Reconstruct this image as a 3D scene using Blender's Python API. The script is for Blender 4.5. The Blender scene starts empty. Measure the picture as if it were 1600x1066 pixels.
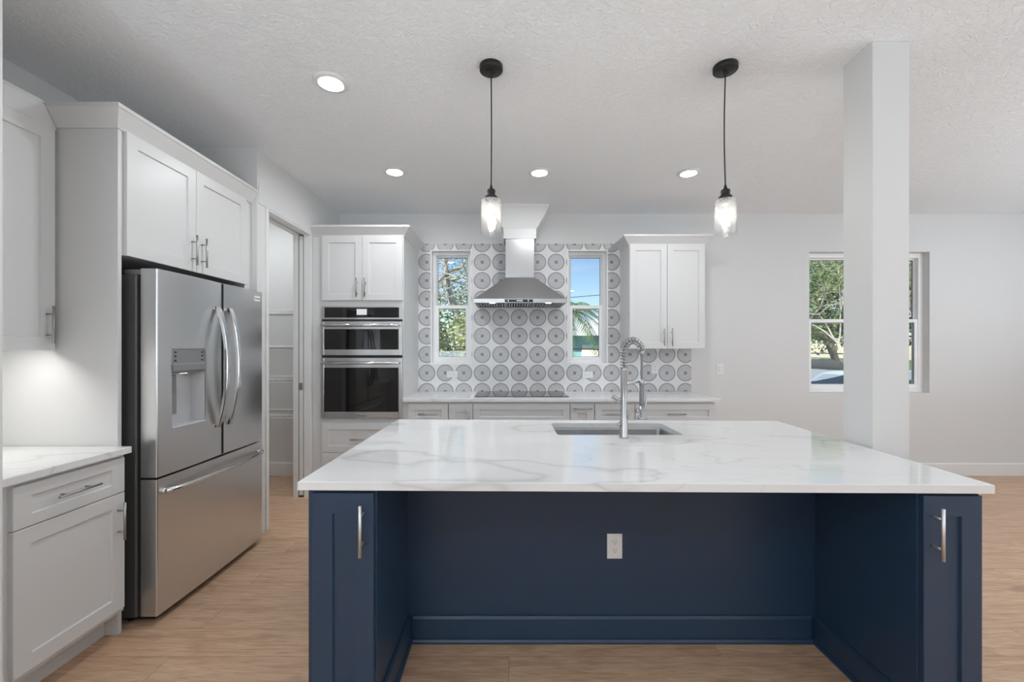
import bpy, bmesh, math, random
from mathutils import Vector, Matrix
R = math.radians
PI = math.pi
scene = bpy.context.scene
col = scene.collection
random.seed(7)

# ------------------------------------------------------------------ camera
EYE = 1.385
FPX = 660.0
cd = bpy.data.cameras.new('camera')
cam = bpy.data.objects.new('camera', cd)
col.objects.link(cam)
cam.location = (0, 0, EYE)
cam.rotation_euler = (R(90), 0, 0)
cd.sensor_width = 36.0
cd.lens = FPX / 1600.0 * 36.0
cd.shift_x = (800 - 795) / 1600.0
cd.shift_y = (545 - 533) / 1600.0
cd.clip_start = 0.05
cd.clip_end = 500
scene.camera = cam

# ------------------------------------------------------------------ view
scene.view_settings.view_transform = 'Standard'
scene.view_settings.look = 'None'
scene.view_settings.exposure = 0.30
scene.view_settings.gamma = 1.0
scene.view_settings.use_curve_mapping = False
scene.cycles.use_denoising = True
scene.cycles.max_bounces = 12
scene.cycles.diffuse_bounces = 8
scene.cycles.glossy_bounces = 5
scene.cycles.transparent_max_bounces = 16
scene.cycles.sample_clamp_indirect = 6.0
scene.cycles.caustics_reflective = False
scene.cycles.caustics_refractive = False

# ------------------------------------------------------------------ sky and sun
world = bpy.data.worlds.new('world')
scene.world = world
world.use_nodes = True
wn, wl = world.node_tree.nodes, world.node_tree.links
wn.clear()
sky = wn.new('ShaderNodeTexSky')
sky.sky_type = 'NISHITA'
sky.sun_disc = False
sky.sun_elevation = R(48)
sky.sun_rotation = R(150)
sky.air_density = 1.0
sky.dust_density = 0.15
sky.ozone_density = 3.5
bgn = wn.new('ShaderNodeBackground')
SKY_STRENGTH = 0.13
bgn.inputs[1].default_value = SKY_STRENGTH
wo = wn.new('ShaderNodeOutputWorld')
# thin clouds over the sky colour
tc = wn.new('ShaderNodeTexCoord')
mp = wn.new('ShaderNodeMapping')
mp.inputs['Scale'].default_value = (1.0, 1.0, 3.5)
nz = wn.new('ShaderNodeTexNoise')
nz.inputs['Scale'].default_value = 2.6
nz.inputs['Detail'].default_value = 7
cr = wn.new('ShaderNodeValToRGB')
cr.color_ramp.elements[0].position = 0.56
cr.color_ramp.elements[0].color = (0, 0, 0, 1)
cr.color_ramp.elements[1].position = 0.78
cr.color_ramp.elements[1].color = (0.35, 0.35, 0.35, 1)
mx = wn.new('ShaderNodeMixRGB')
mx.inputs[2].default_value = (6.6, 7.0, 7.3, 1)
wl.new(tc.outputs['Generated'], mp.inputs['Vector'])
wl.new(mp.outputs[0], nz.inputs['Vector'])
wl.new(nz.outputs['Fac'], cr.inputs[0])
wl.new(cr.outputs[0], mx.inputs[0])
wl.new(sky.outputs[0], mx.inputs[1])
wl.new(mx.outputs[0], bgn.inputs[0])
wl.new(bgn.outputs[0], wo.inputs[0])

def light(name, kind, loc, rot, energy, size=None, size_y=None, color=(1, 1, 1), shape=None, spread=None):
    d = bpy.data.lights.new(name, kind)
    d.energy = energy
    d.color = color
    if kind == 'AREA':
        d.shape = shape or ('RECTANGLE' if size_y else 'DISK')
        d.size = size
        if size_y:
            d.size_y = size_y
        if spread:
            d.spread = spread
    o = bpy.data.objects.new(name, d)
    col.objects.link(o)
    o.location = loc
    o.rotation_euler = rot
    return o

sun = light('sun', 'SUN', (0, -20, 30), (R(46), 0, R(-50)), 6.8, color=(1.0, 0.95, 0.86))
sun.data.angle = R(0.6)

# unseen fill lights added behind the camera and at right, standing in for daylight
FILL_TINT = (0.775, 0.89, 1.0)
light('fill_rear_left', 'AREA', (-0.9, -1.55, 1.25), (R(170), 0, 0), 68, 1.9, 0.9, FILL_TINT)
light('fill_rear_right', 'AREA', (4.4, -1.55, 1.25), (R(178), 0, 0), 32, 2.6, 0.9, FILL_TINT)
light('fill_right', 'AREA', (5.7, 0.9, 0.9), (R(168), 0, R(90)), 74, 2.4, 0.8, FILL_TINT)

# ------------------------------------------------------------------ material helpers
class NT:
    def __init__(self, name):
        self.m = bpy.data.materials.new(name)
        self.m.use_nodes = True
        self.t = self.m.node_tree
        self.n, self.l = self.t.nodes, self.t.links
        self.b = self.n['Principled BSDF']
        self.out = self.n['Material Output']
    def node(self, kind, **kw):
        x = self.n.new(kind)
        for k, v in kw.items():
            setattr(x, k, v)
        return x
    def link(self, a, b):
        self.l.new(a, b)
    def setp(self, color=None, rough=None, metal=None, ior=None, spec=None, coat=None):
        b = self.b
        if color is not None: b.inputs['Base Color'].default_value = (*color, 1)
        if rough is not None: b.inputs['Roughness'].default_value = rough
        if metal is not None: b.inputs['Metallic'].default_value = metal
        if ior is not None: b.inputs['IOR'].default_value = ior
        if spec is not None: b.inputs['Specular IOR Level'].default_value = spec
        if coat is not None: b.inputs['Coat Weight'].default_value = coat
        return self
    def math(self, op, a, b=None, c=None, clamp=False):
        x = self.node('ShaderNodeMath', operation=op, use_clamp=clamp)
        for i, v in enumerate((a, b, c)):
            if v is None: continue
            if isinstance(v, (int, float)): x.inputs[i].default_value = v
            else: self.link(v, x.inputs[i])
        return x.outputs[0]
    def mix(self, fac, a, b, blend='MIX'):
        x = self.node('ShaderNodeMixRGB', blend_type=blend)
        for i, v in enumerate((fac, a, b)):
            if isinstance(v, (int, float)): x.inputs[i].default_value = v
            elif isinstance(v, tuple): x.inputs[i].default_value = (*v, 1) if len(v) == 3 else v
            else: self.link(v, x.inputs[i])
        return x.outputs[0]
    def noise(self, scale, detail=3, vec=None, stretch=None, rough=0.5, distort=0.0):
        x = self.node('ShaderNodeTexNoise')
        x.inputs['Scale'].default_value = scale
        x.inputs['Detail'].default_value = detail
        x.inputs['Roughness'].default_value = rough
        x.inputs['Distortion'].default_value = distort
        if vec is None:
            vec = self.obj()
        if stretch:
            mpg = self.node('ShaderNodeMapping')
            mpg.inputs['Scale'].default_value = stretch
            self.link(vec, mpg.inputs['Vector'])
            vec = mpg.outputs[0]
        self.link(vec, x.inputs['Vector'])
        return x.outputs['Fac']
    def obj(self):
        if not hasattr(self, '_tc'):
            self._tc = self.node('ShaderNodeTexCoord')
        return self._tc.outputs['Object']
    def ramp(self, fac, *stops):
        x = self.node('ShaderNodeValToRGB')
        e = x.color_ramp.elements
        while len(e) < len(stops): e.new(0.5)
        for el, (p, c) in zip(e, stops):
            el.position = p
            el.color = (c, c, c, 1) if isinstance(c, (int, float)) else (*c, 1)
        self.link(fac, x.inputs[0])
        return x.outputs[0]
    def bump(self, h, strength=0.1, dist=0.01):
        x = self.node('ShaderNodeBump')
        x.inputs['Strength'].default_value = strength
        x.inputs['Distance'].default_value = dist
        self.link(h, x.inputs['Height'])
        self.link(x.outputs[0], self.b.inputs['Normal'])

def simple(name, color, rough=0.5, metal=0.0, bump=None, var=None, **kw):
    t = NT(name).setp(color, rough, metal, **kw)
    if var:
        f = t.noise(var[0], 4)
        lo = tuple(c * (1 - var[1]) for c in color)
        t.link(t.mix(f, lo, tuple(min(1, c * (1 + var[1])) for c in color)), t.b.inputs['Base Color'])
    if bump:
        t.bump(t.noise(bump[0], 3), bump[1], bump[2])
    return t.m

M = {}
M['wall'] = simple('wall_paint', (0.66, 0.66, 0.655), 0.55, bump=(180, 0.04, 0.002))
M['white'] = simple('cabinet_paint', (0.635, 0.635, 0.63), 0.32, bump=(90, 0.01, 0.001))
M['trim'] = simple('trim_paint', (0.74, 0.74, 0.735), 0.35, bump=(90, 0.01, 0.001))
M['navy'] = simple('navy_paint', (0.0205, 0.046, 0.090), 0.38, bump=(140, 0.015, 0.001))
M['plastic'] = simple('white_plastic', (0.74, 0.74, 0.735), 0.3, bump=(60, 0.005, 0.001))
M['vinyl'] = simple('window_vinyl', (0.85, 0.85, 0.845), 0.35, bump=(60, 0.005, 0.001))
M['dark'] = simple('dark_plastic', (0.012, 0.012, 0.013), 0.5, bump=(80, 0.02, 0.001))
M['blackmetal'] = simple('black_metal', (0.018, 0.017, 0.017), 0.42, 0.3, bump=(120, 0.02, 0.001))
M['cord'] = simple('black_cord', (0.012, 0.012, 0.012), 0.6, bump=(300, 0.05, 0.001))
M['nickel'] = simple('brushed_nickel', (0.40, 0.395, 0.385), 0.40, 1.0)
M['satin'] = simple('satin_nickel', (0.74, 0.73, 0.71), 0.48, 1.0)
M['steelgrey'] = simple('fridge_side_paint', (0.105, 0.105, 0.104), 0.42, 0.15, bump=(200, 0.03, 0.001))
M['lightgrey'] = simple('light_grey_plastic', (0.46, 0.46, 0.47), 0.35, bump=(100, 0.01, 0.001))
M['midgrey'] = simple('grey_plastic', (0.20, 0.20, 0.205), 0.35, bump=(100, 0.01, 0.001))
M['blackglass'] = simple('black_glass', (0.012, 0.011, 0.011), 0.04, ior=1.5, bump=(3, 0.002, 0.001))
M['cooktop'] = simple('cooktop_glass', (0.02, 0.02, 0.02), 0.05, ior=1.7, bump=(3, 0.002, 0.001))
M['rubber'] = simple('black_rubber', (0.01, 0.01, 0.01), 0.8, bump=(60, 0.05, 0.001))

def steel(name, base, rough, stretch):
    t = NT(name).setp((base, base, base * 0.985), rough, 1.0)
    f = t.noise(22, 2, stretch=stretch)
    t.link(t.ramp(f, (0.3, base * 0.99), (0.7, base * 1.01)), t.b.inputs['Base Color'])
    return t.m
M['steel'] = steel('stainless_steel', 0.68, 0.31, (0.05, 0.05, 14))
M['steelhood'] = steel('hood_steel', 0.46, 0.30, (0.05, 0.05, 14))
M['faucetsteel'] = steel('faucet_steel', 0.46, 0.27, (14, 14, 0.5))
M['steelv'] = steel('stainless_steel_fine', 0.56, 0.24, (14, 14, 0.5))
M['steelbright'] = steel('polished_steel', 0.66, 0.17, (0.05, 0.05, 10))
M['sinksteel'] = steel('sink_steel', 0.38, 0.30, (0.5, 14, 14))

def emis(name, color, strength):
    t = NT(name).setp((0.8, 0.8, 0.8), 0.4)
    t.b.inputs['Emission Color'].default_value = (*color, 1)
    t.b.inputs['Emission Strength'].default_value = strength
    return t.m
M['lens'] = emis('light_lens', (1.0, 0.985, 0.96), 7.0)
M['filament'] = emis('filament_glow', (1.0, 0.95, 0.88), 14.0)
M['bulb_led'] = emis('small_lamp', (1.0, 0.98, 0.94), 5.0)
M['display'] = emis('lit_display', (0.75, 0.82, 0.85), 0.10)
M['displayled'] = emis('display_marks', (0.8, 0.86, 0.9), 0.9)

def glass(name, rough, ior, tint=(1, 1, 1), bump=None, extra=0.0, haze=0.0):
    t = NT(name)
    t.n.remove(t.b)
    tr = t.node('ShaderNodeBsdfTransparent'); tr.inputs[0].default_value = (*tint, 1)
    gl = t.node('ShaderNodeBsdfGlossy'); gl.inputs['Roughness'].default_value = rough
    fr = t.node('ShaderNodeLayerWeight'); fr.inputs[0].default_value = 0.5
    mxs = t.node('ShaderNodeMixShader')
    f0 = ((ior - 1) / (ior + 1)) ** 2
    f = t.math('ADD', t.math('MULTIPLY', t.math('POWER', fr.outputs['Facing'], 5.0), 1 - f0), f0, clamp=True)
    if extra:
        f = t.math('ADD', f, extra, clamp=True)
    if bump:
        tcn = t.node('ShaderNodeTexCoord')
        v = t.node('ShaderNodeTexVoronoi'); v.inputs['Scale'].default_value = bump[0]
        t.link(tcn.outputs['Object'], v.inputs['Vector'])
        bp = t.node('ShaderNodeBump'); bp.inputs['Strength'].default_value = bump[1]; bp.inputs['Distance'].default_value = 0.004
        t.link(v.outputs['Distance'], bp.inputs['Height'])
        t.link(bp.outputs[0], gl.inputs['Normal']); t.link(bp.outputs[0], fr.inputs['Normal'])
    base = tr.outputs[0]
    if haze:
        df = t.node('ShaderNodeBsdfTranslucent'); df.inputs[0].default_value = (0.9, 0.9, 0.9, 1)
        mh = t.node('ShaderNodeMixShader'); mh.inputs[0].default_value = haze
        t.link(base, mh.inputs[1]); t.link(df.outputs[0], mh.inputs[2]); base = mh.outputs[0]
    t.link(f, mxs.inputs[0]); t.link(base, mxs.inputs[1]); t.link(gl.outputs[0], mxs.inputs[2])
    t.link(mxs.outputs[0], t.out.inputs[0])
    return t.m
M['pane'] = glass('window_glass', 0.0, 1.35, (0.97, 0.985, 0.98))
M['seeded'] = glass('seeded_glass', 0.03, 1.45, (0.95, 0.955, 0.955), bump=(70, 0.35), extra=0.05, haze=0.03)
M['bulbglass'] = glass('bulb_glass', 0.02, 1.4, (0.99, 0.97, 0.93), extra=0.02)

def m_ceiling():
    t = NT('ceiling_texture').setp((0.865, 0.885, 0.90), 0.8)
    n1 = t.noise(26, 6, rough=0.62, distort=1.2)
    n2 = t.noise(70, 3)
    h = t.math('ADD', t.ramp(n1, (0.42, 0.0), (0.60, 1.0)), t.math('MULTIPLY', n2, 0.35))
    t.bump(h, 0.45, 0.010)
    return t.m
M['ceiling'] = m_ceiling()

def m_floor():
    t = NT('wood_plank_floor').setp(rough=0.36)
    vec = t.obj()
    br = t.node('ShaderNodeTexBrick')
    br.offset = 0.37; br.offset_frequency = 2; br.squash = 1.0
    br.inputs['Color1'].default_value = (0, 0, 0, 1); br.inputs['Color2'].default_value = (1, 1, 1, 1)
    br.inputs['Mortar'].default_value = (0, 0, 0, 1)
    br.inputs['Scale'].default_value = 1.0
    br.inputs['Mortar Size'].default_value = 0.0011
    br.inputs['Mortar Smooth'].default_value = 0.2
    br.inputs['Bias'].default_value = 0.0
    br.inputs['Brick Width'].default_value = 1.52
    br.inputs['Row Height'].default_value = 0.19
    t.link(vec, br.inputs['Vector'])
    rnd = br.outputs['Color']
    # per plank shift of the grain
    cmb = t.node('ShaderNodeCombineXYZ')
    sep = t.node('ShaderNodeSeparateColor')
    t.link(rnd, sep.inputs[0])
    s = t.math('MULTIPLY', sep.outputs[0], 7.3)
    t.link(s, cmb.inputs[2]); t.link(s, cmb.inputs[0])
    add = t.node('ShaderNodeVectorMath', operation='ADD')
    t.link(vec, add.inputs[0]); t.link(cmb.outputs[0], add.inputs[1])
    g1 = t.noise(7, 6, add.outputs[0], (0.55, 5.5, 1), 0.6, 0.9)
    g2 = t.noise(34, 4, add.outputs[0], (0.35, 7.0, 1), 0.6)
    kn = t.noise(2.1, 3, add.outputs[0], (0.9, 2.4, 1), 0.5, 1.5)
    c = t.ramp(g1, (0.28, (0.40, 0.238, 0.135)), (0.50, (0.63, 0.41, 0.258)), (0.75, (0.77, 0.54, 0.37)))
    c = t.mix(t.math('MULTIPLY', t.ramp(g2, (0.35, 1.0), (0.62, 0.0)), 0.55), c, (0.33, 0.20, 0.125))
    c = t.mix(t.math('MULTIPLY', t.ramp(kn, (0.60, 0.0), (0.74, 1.0)), 0.6), c, (0.29, 0.175, 0.11))
    c = t.mix(t.math('MULTIPLY', sep.outputs[0], 0.30), c, (0.44, 0.295, 0.20))
    c = t.mix(t.math('MULTIPLY', br.outputs['Fac'], 0.75), c, (0.07, 0.042, 0.026))
    t.link(c, t.b.inputs['Base Color'])
    h = t.math('SUBTRACT', t.math('MULTIPLY', g2, 0.25), br.outputs['Fac'])
    t.bump(h, 0.12, 0.002)
    return t.m
M['floor'] = m_floor()

def m_quartz():
    t = NT('veined_quartz').setp((0.8, 0.8, 0.8), 0.06, ior=1.62)
    vec = t.obj()
    rot = t.node('ShaderNodeMapping')
    rot.inputs['Rotation'].default_value = (0, 0, R(-18))
    rot.inputs['Scale'].default_value = (0.55, 1.25, 1.0)
    t.link(vec, rot.inputs['Vector'])
    warp = t.node('ShaderNodeTexNoise'); warp.inputs['Scale'].default_value = 1.7; warp.inputs['Detail'].default_value = 4
    t.link(rot.outputs[0], warp.inputs['Vector'])
    ad = t.node('ShaderNodeVectorMath', operation='MULTIPLY_ADD')
    t.link(warp.outputs['Color'], ad.inputs[0]); ad.inputs[1].default_value = (0.55, 0.55, 0.55)
    t.link(rot.outputs[0], ad.inputs[2])
    def vein(scale, width, off):
        n = t.node('ShaderNodeTexNoise'); n.inputs['Scale'].default_value = scale; n.inputs['Detail'].default_value = 2
        n.inputs['Roughness'].default_value = 0.45
        o2 = t.node('ShaderNodeVectorMath', operation='ADD'); o2.inputs[1].default_value = off
        t.link(ad.outputs[0], o2.inputs[0]); t.link(o2.outputs[0], n.inputs['Vector'])
        d = t.math('ABSOLUTE', t.math('SUBTRACT', n.outputs['Fac'], 0.5))
        return t.ramp(d, (0.0, 1.0), (width, 0.35), (width * 2.6, 0.0))
    v1 = vein(1.35, 0.0075, (3.1, 1.7, 0))
    v2 = vein(2.3, 0.0042, (8.2, 4.4, 0))
    fade = t.ramp(t.noise(1.6, 2, vec), (0.38, 0.0), (0.60, 1.0))
    cloud = t.ramp(t.noise(2.4, 5, vec), (0.35, 0.0), (0.75, 1.0))
    c = t.mix(t.math('MULTIPLY', cloud, 0.18), (0.75, 0.75, 0.745), (0.67, 0.67, 0.665))
    c = t.mix(t.math('MULTIPLY', v1, 0.42), c, (0.40, 0.395, 0.385))
    c = t.mix(t.math('MULTIPLY', t.math('MULTIPLY', v2, fade), 0.30), c, (0.43, 0.42, 0.41))
    t.link(c, t.b.inputs['Base Color'])
    return t.m
M['quartz'] = m_quartz()

PITCH, TX0, TZ0 = 0.2014, 0.1133, 0.9185
def m_tile():
    t = NT('wheel_pattern_tile').setp(rough=0.34)
    sp = t.node('ShaderNodeSeparateXYZ'); t.link(t.obj(), sp.inputs[0])
    u = t.math('DIVIDE', t.math('SUBTRACT', sp.outputs[0], TX0), PITCH)
    v = t.math('DIVIDE', t.math('SUBTRACT', sp.outputs[2], TZ0), PITCH)
    fu = t.math('SUBTRACT', u, t.math('ROUND', u))
    fv = t.math('SUBTRACT', v, t.math('ROUND', v))
    r = t.math('SQRT', t.math('ADD', t.math('MULTIPLY', fu, fu), t.math('MULTIPLY', fv, fv)))
    ang = t.math('DIVIDE', t.math('ARCTAN2', fv, fu), 2 * PI)
    def band(x, lo, hi):
        return t.math('MULTIPLY', t.math('GREATER_THAN', x, lo), t.math('LESS_THAN', x, hi))
    wob = t.noise(40, 2)
    angw = t.math('ADD', ang, t.math('MULTIPLY', t.math('SUBTRACT', wob, 0.5), 0.006))
    f36 = t.math('FRACT', t.math('MULTIPLY', angw, 54))
    f48 = t.math('FRACT', t.math('MULTIPLY', angw, 54))
    ring = t.math('MULTIPLY', band(r, 0.405, 0.463), t.math('LESS_THAN', f36, 0.62))
    thin = band(r, 0.408, 0.420)
    spoke = t.math('MULTIPLY', band(r, 0.07, 0.41), t.math('LESS_THAN', f48, 0.30))
    hub = band(r, 0.034, 0.082)
    dot = t.math('LESS_THAN', r, 0.024)
    disc = t.math('LESS_THAN', r, 0.415)
    grout = t.math('LESS_THAN', t.math('MINIMUM', t.math('ABSOLUTE', fu), t.math('ABSOLUTE', fv)), 0.0065)
    mott = t.noise(55, 4)
    c = t.mix(mott, (0.68, 0.68, 0.68), (0.78, 0.78, 0.78))
    c = t.mix(disc, c, t.mix(mott, (0.50, 0.50, 0.51), (0.64, 0.64, 0.65)))
    c = t.mix(t.math('MULTIPLY', spoke, 0.62), c, (0.13, 0.13, 0.135))
    c = t.mix(t.math('MULTIPLY', thin, 0.4), c, (0.1, 0.1, 0.105))
    c = t.mix(t.math('MULTIPLY', grout, 0.8), c, (0.66, 0.66, 0.66))
    c = t.mix(t.math('MULTIPLY', ring, 0.92), c, (0.03, 0.03, 0.035))
    c = t.mix(t.math('MULTIPLY', hub, 0.85), c, (0.06, 0.06, 0.065))
    c = t.mix(t.math('MULTIPLY', dot, 0.8), c, (0.06, 0.06, 0.065))
    t.link(c, t.b.inputs['Base Color'])
    t.bump(t.math('SUBTRACT', 1.0, grout), 0.05, 0.001)
    return t.m
M['tile'] = m_tile()

# outdoors
M['bark_pale'] = simple('pale_bark', (0.40, 0.37, 0.33), 0.85, bump=(14, 0.5, 0.03), var=(6, 0.35))
M['bark'] = simple('brown_bark', (0.10, 0.075, 0.055), 0.9, bump=(14, 0.5, 0.03), var=(6, 0.35))
def m_leaf(name, a, b, c):
    t = NT(name).setp(rough=0.55)
    oi = t.node('ShaderNodeNewGeometry')
    rr = t.node('ShaderNodeValToRGB')
    e = rr.color_ramp.elements
    e[0].color = (*a, 1); e[1].color = (*c, 1)
    m_ = e.new(0.5); m_.color = (*b, 1)
    t.link(oi.outputs['Random Per Island'], rr.inputs[0])
    t.link(rr.outputs[0], t.b.inputs['Base Color'])
    t.b.inputs['Subsurface Weight'].default_value = 0.0
    tl = t.node('ShaderNodeBsdfTranslucent'); t.link(rr.outputs[0], tl.inputs[0])
    ms = t.node('ShaderNodeMixShader'); ms.inputs[0].default_value = 0.35
    t.link(t.b.outputs[0], ms.inputs[1]); t.link(tl.outputs[0], ms.inputs[2]); t.link(ms.outputs[0], t.out.inputs[0])
    return t.m
M['leaf_dark'] = m_leaf('dark_leaves', (0.035, 0.075, 0.03), (0.09, 0.16, 0.05), (0.22, 0.29, 0.10))
M['leaf_mid'] = m_leaf('green_leaves', (0.07, 0.13, 0.05), (0.20, 0.28, 0.09), (0.42, 0.46, 0.18))
M['leaf_lime'] = m_leaf('yellow_green_leaves', (0.18, 0.24, 0.06), (0.36, 0.42, 0.12), (0.55, 0.55, 0.25))
M['leaf_palm'] = m_leaf('palm_leaves', (0.06, 0.14, 0.07), (0.16, 0.26, 0.12), (0.34, 0.38, 0.18))
M['grass'] = simple('lawn_grass', (0.085, 0.125, 0.04), 0.9, bump=(40, 0.8, 0.03), var=(3, 0.4))
M['asphalt'] = simple('driveway_concrete', (0.42, 0.41, 0.39), 0.85, bump=(60, 0.3, 0.01), var=(2, 0.15))
M['mulch'] = simple('red_brown_mulch', (0.16, 0.085, 0.06), 0.95, bump=(30, 0.8, 0.03), var=(8, 0.4))
M['teal'] = simple('teal_siding', (0.27, 0.52, 0.56), 0.7, bump=(20, 0.1, 0.01), var=(1.5, 0.08))
M['cream'] = simple('cream_paint', (0.78, 0.74, 0.64), 0.6, bump=(30, 0.05, 0.01))
M['roofwhite'] = simple('white_metal_roof', (0.74, 0.75, 0.77), 0.45, bump=(30, 0.05, 0.01), var=(2, 0.1))
M['carsilver'] = simple('silver_blue_car_paint', (0.34, 0.42, 0.50), 0.22, 0.35, coat=0.6, bump=(50, 0.005, 0.001))
M['cardark'] = simple('dark_blue_car_paint', (0.03, 0.04, 0.06), 0.2, 0.2, coat=0.6, bump=(50, 0.005, 0.001))
M['carglass'] = simple('car_window', (0.02, 0.03, 0.04), 0.06, bump=(5, 0.002, 0.001))

# ------------------------------------------------------------------ mesh builder (world coordinates)
class MB:
    def __init__(self):
        self.v, self.f, self.s, self.mi = [], [], [], []
    def add(self, vs, fs, smooth=False, mi=0):
        o = len(self.v)
        self.v += [tuple(p) for p in vs]
        for f in fs:
            self.f.append(tuple(i + o for i in f)); self.s.append(smooth); self.mi.append(mi)
        return self
    def box(self, x0, x1, y0, y1, z0, z1, bev=0.0, seg=1, T=None):
        if x0 > x1: x0, x1 = x1, x0
        if y0 > y1: y0, y1 = y1, y0
        if z0 > z1: z0, z1 = z1, z0
        if bev <= 0:
            vs = [(x, y, z) for z in (z0, z1) for y in (y0, y1) for x in (x0, x1)]
            fs = [(0, 2, 3, 1), (4, 5, 7, 6), (0, 1, 5, 4), (2, 6, 7, 3), (0, 4, 6, 2), (1, 3, 7, 5)]
            if T: vs = [T(*p) for p in vs]
            return self.add(vs, fs)
        bm = bmesh.new()
        bmesh.ops.create_cube(bm, size=1)
        for p in bm.verts:
            p.co = Vector(((x0 + x1) / 2 + p.co.x * (x1 - x0), (y0 + y1) / 2 + p.co.y * (y1 - y0), (z0 + z1) / 2 + p.co.z * (z1 - z0)))
        bev = min(bev, 0.45 * min(x1 - x0, y1 - y0, z1 - z0))
        bmesh.ops.bevel(bm, geom=bm.edges[:], offset=bev, segments=seg, profile=0.5, affect='EDGES')
        bm.verts.index_update()
        vs = [tuple(p.co) for p in bm.verts]
        if T: vs = [T(*p) for p in vs]
        self.add(vs, [[q.index for q in f.verts] for f in bm.faces], seg > 1)
        bm.free()
        return self
    def tube(self, pts, rad, n=12, cap=True, smooth=True, up=None, flat=None):
        """round tube (or flat=(a,b) elliptical/rect via n=4) through pts"""
        pts = [Vector(p) for p in pts]
        if not isinstance(rad, (list, tuple)): rad = [rad] * len(pts)
        rings = []
        prev = None
        for i, p in enumerate(pts):
            d = (pts[min(i + 1, len(pts) - 1)] - pts[max(i - 1, 0)]).normalized()
            if prev is None:
                a = Vector(up) if up else (Vector((0, 0, 1)) if abs(d.z) < 0.9 else Vector((1, 0, 0)))
            else:
                a = prev
            a = (a - d * a.dot(d)).normalized()
            b = d.cross(a)
            prev = a
            ring = []
            for k in range(n):
                t = 2 * PI * k / n + (PI / n if n == 4 else 0)
                fa, fb = flat or (1, 1)
                ring.append(p + (a * math.cos(t) * fa + b * math.sin(t) * fb) * rad[i])
            rings.append(ring)
        vs = [q for r_ in rings for q in r_]
        fs = []
        for i in range(len(pts) - 1):
            for k in range(n):
                fs.append((i * n + k, i * n + (k + 1) % n, (i + 1) * n + (k + 1) % n, (i + 1) * n + k))
        o = len(self.v)
        self.add(vs, fs, smooth)
        if cap:
            self.f.append(tuple(o + k for k in reversed(range(n)))); self.s.append(False); self.mi.append(0)
            self.f.append(tuple(o + (len(pts) - 1) * n + k for k in range(n))); self.s.append(False); self.mi.append(0)
        return self
    def cyl(self, p0, p1, r, n=20, smooth=True):
        return self.tube([p0, p1], r, n, True, smooth)
    def lathe(self, prof, cx, cy, n=32, smooth=True):
        """profile (r, z) turned about the vertical axis through cx, cy"""
        vs, fs = [], []
        for r_, z in prof:
            for k in range(n):
                t = 2 * PI * k / n
                vs.append((cx + r_ * math.cos(t), cy + r_ * math.sin(t), z))
        for i in range(len(prof) - 1):
            for k in range(n):
                fs.append((i * n + k, i * n + (k + 1) % n, (i + 1) * n + (k + 1) % n, (i + 1) * n + k))
        self.add(vs, fs, smooth)
        return self
    def sweep(self, path, prof):
        """profile (offset outward to the right of travel, z) along a plan polyline with mitres"""
        n = len(path)
        P = [Vector((p[0], p[1])) for p in path]
        cols = []
        for i in range(n):
            dirs = []
            if i > 0: dirs.append((P[i] - P[i - 1]).normalized())
            if i < n - 1: dirs.append((P[i + 1] - P[i]).normalized())
            nr = [Vector((d.y, -d.x)) for d in dirs]
            m = nr[0] if len(nr) == 1 else (nr[0] + nr[1]) / (1 + nr[0].dot(nr[1]))
            cols.append([(P[i].x + m.x * o, P[i].y + m.y * o, z) for o, z in prof])
        k = len(prof)
        vs = [q for c in cols for q in c]
        fs = []
        for i in range(n - 1):
            for j in range(k):
                fs.append((i * k + j, i * k + (j + 1) % k, (i + 1) * k + (j + 1) % k, (i + 1) * k + j))
        fs.append(tuple(reversed(range(k))))
        fs.append(tuple((n - 1) * k + j for j in range(k)))
        return self.add(vs, fs)
    def prism(self, poly, axis, a0, a1, T=None):
        """polygon extruded along axis ('x': poly in (y,z); 'y': (x,z); 'z': (x,y))"""
        def mk(p, a):
            q = {'x': (a, p[0], p[1]), 'y': (p[0], a, p[1]), 'z': (p[0], p[1], a)}[axis]
            return T(*q) if T else q
        n = len(poly)
        vs = [mk(p, a0) for p in poly] + [mk(p, a1) for p in poly]
        fs = [tuple(range(n)), tuple(reversed(range(n, 2 * n)))]
        fs += [(i, i + n, (i + 1) % n + n, (i + 1) % n) for i in range(n)]
        return self.add(vs, fs)
    def build(self, name, mat, parent=None, origin=None, autosmooth=False):
        me = bpy.data.meshes.new(name)
        if parent is not None:
            org = world_loc(parent)
        if origin is None:
            xs, ys, zs = zip(*self.v)
            origin = ((min(xs) + max(xs)) / 2, (min(ys) + max(ys)) / 2, min(zs))
        me.from_pydata([(x - origin[0], y - origin[1], z - origin[2]) for x, y, z in self.v], [], self.f)
        me.polygons.foreach_set('use_smooth', self.s)
        me.update()
        bm = bmesh.new(); bm.from_mesh(me)
        if len(bm.faces) < 20000:
            bmesh.ops.recalc_face_normals(bm, faces=bm.faces[:])
        bm.to_mesh(me); bm.free()
        for m_ in (mat if isinstance(mat, (list, tuple)) else [mat]):
            me.materials.append(m_)
        o = bpy.data.objects.new(name, me)
        col.objects.link(o)
        if parent is not None:
            o.parent = parent
            o.location = Vector(origin) - org
        else:
            o.location = origin
        return o

def world_loc(o):
    v = Vector(o.location)
    while o.parent:
        o = o.parent
        v += Vector(o.location)
    return v

def tag(o, label=None, cat=None, group=None, kind=None):
    if label: o['label'] = label
    if cat: o['category'] = cat
    if group: o['group'] = group
    if kind: o['kind'] = kind
    return o

def thing(name, loc, label, cat, group=None, kind=None):
    o = bpy.data.objects.new(name, None)
    o.empty_display_size = 0.1
    col.objects.link(o)
    o.location = loc
    return tag(o, label, cat, group, kind)

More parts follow.
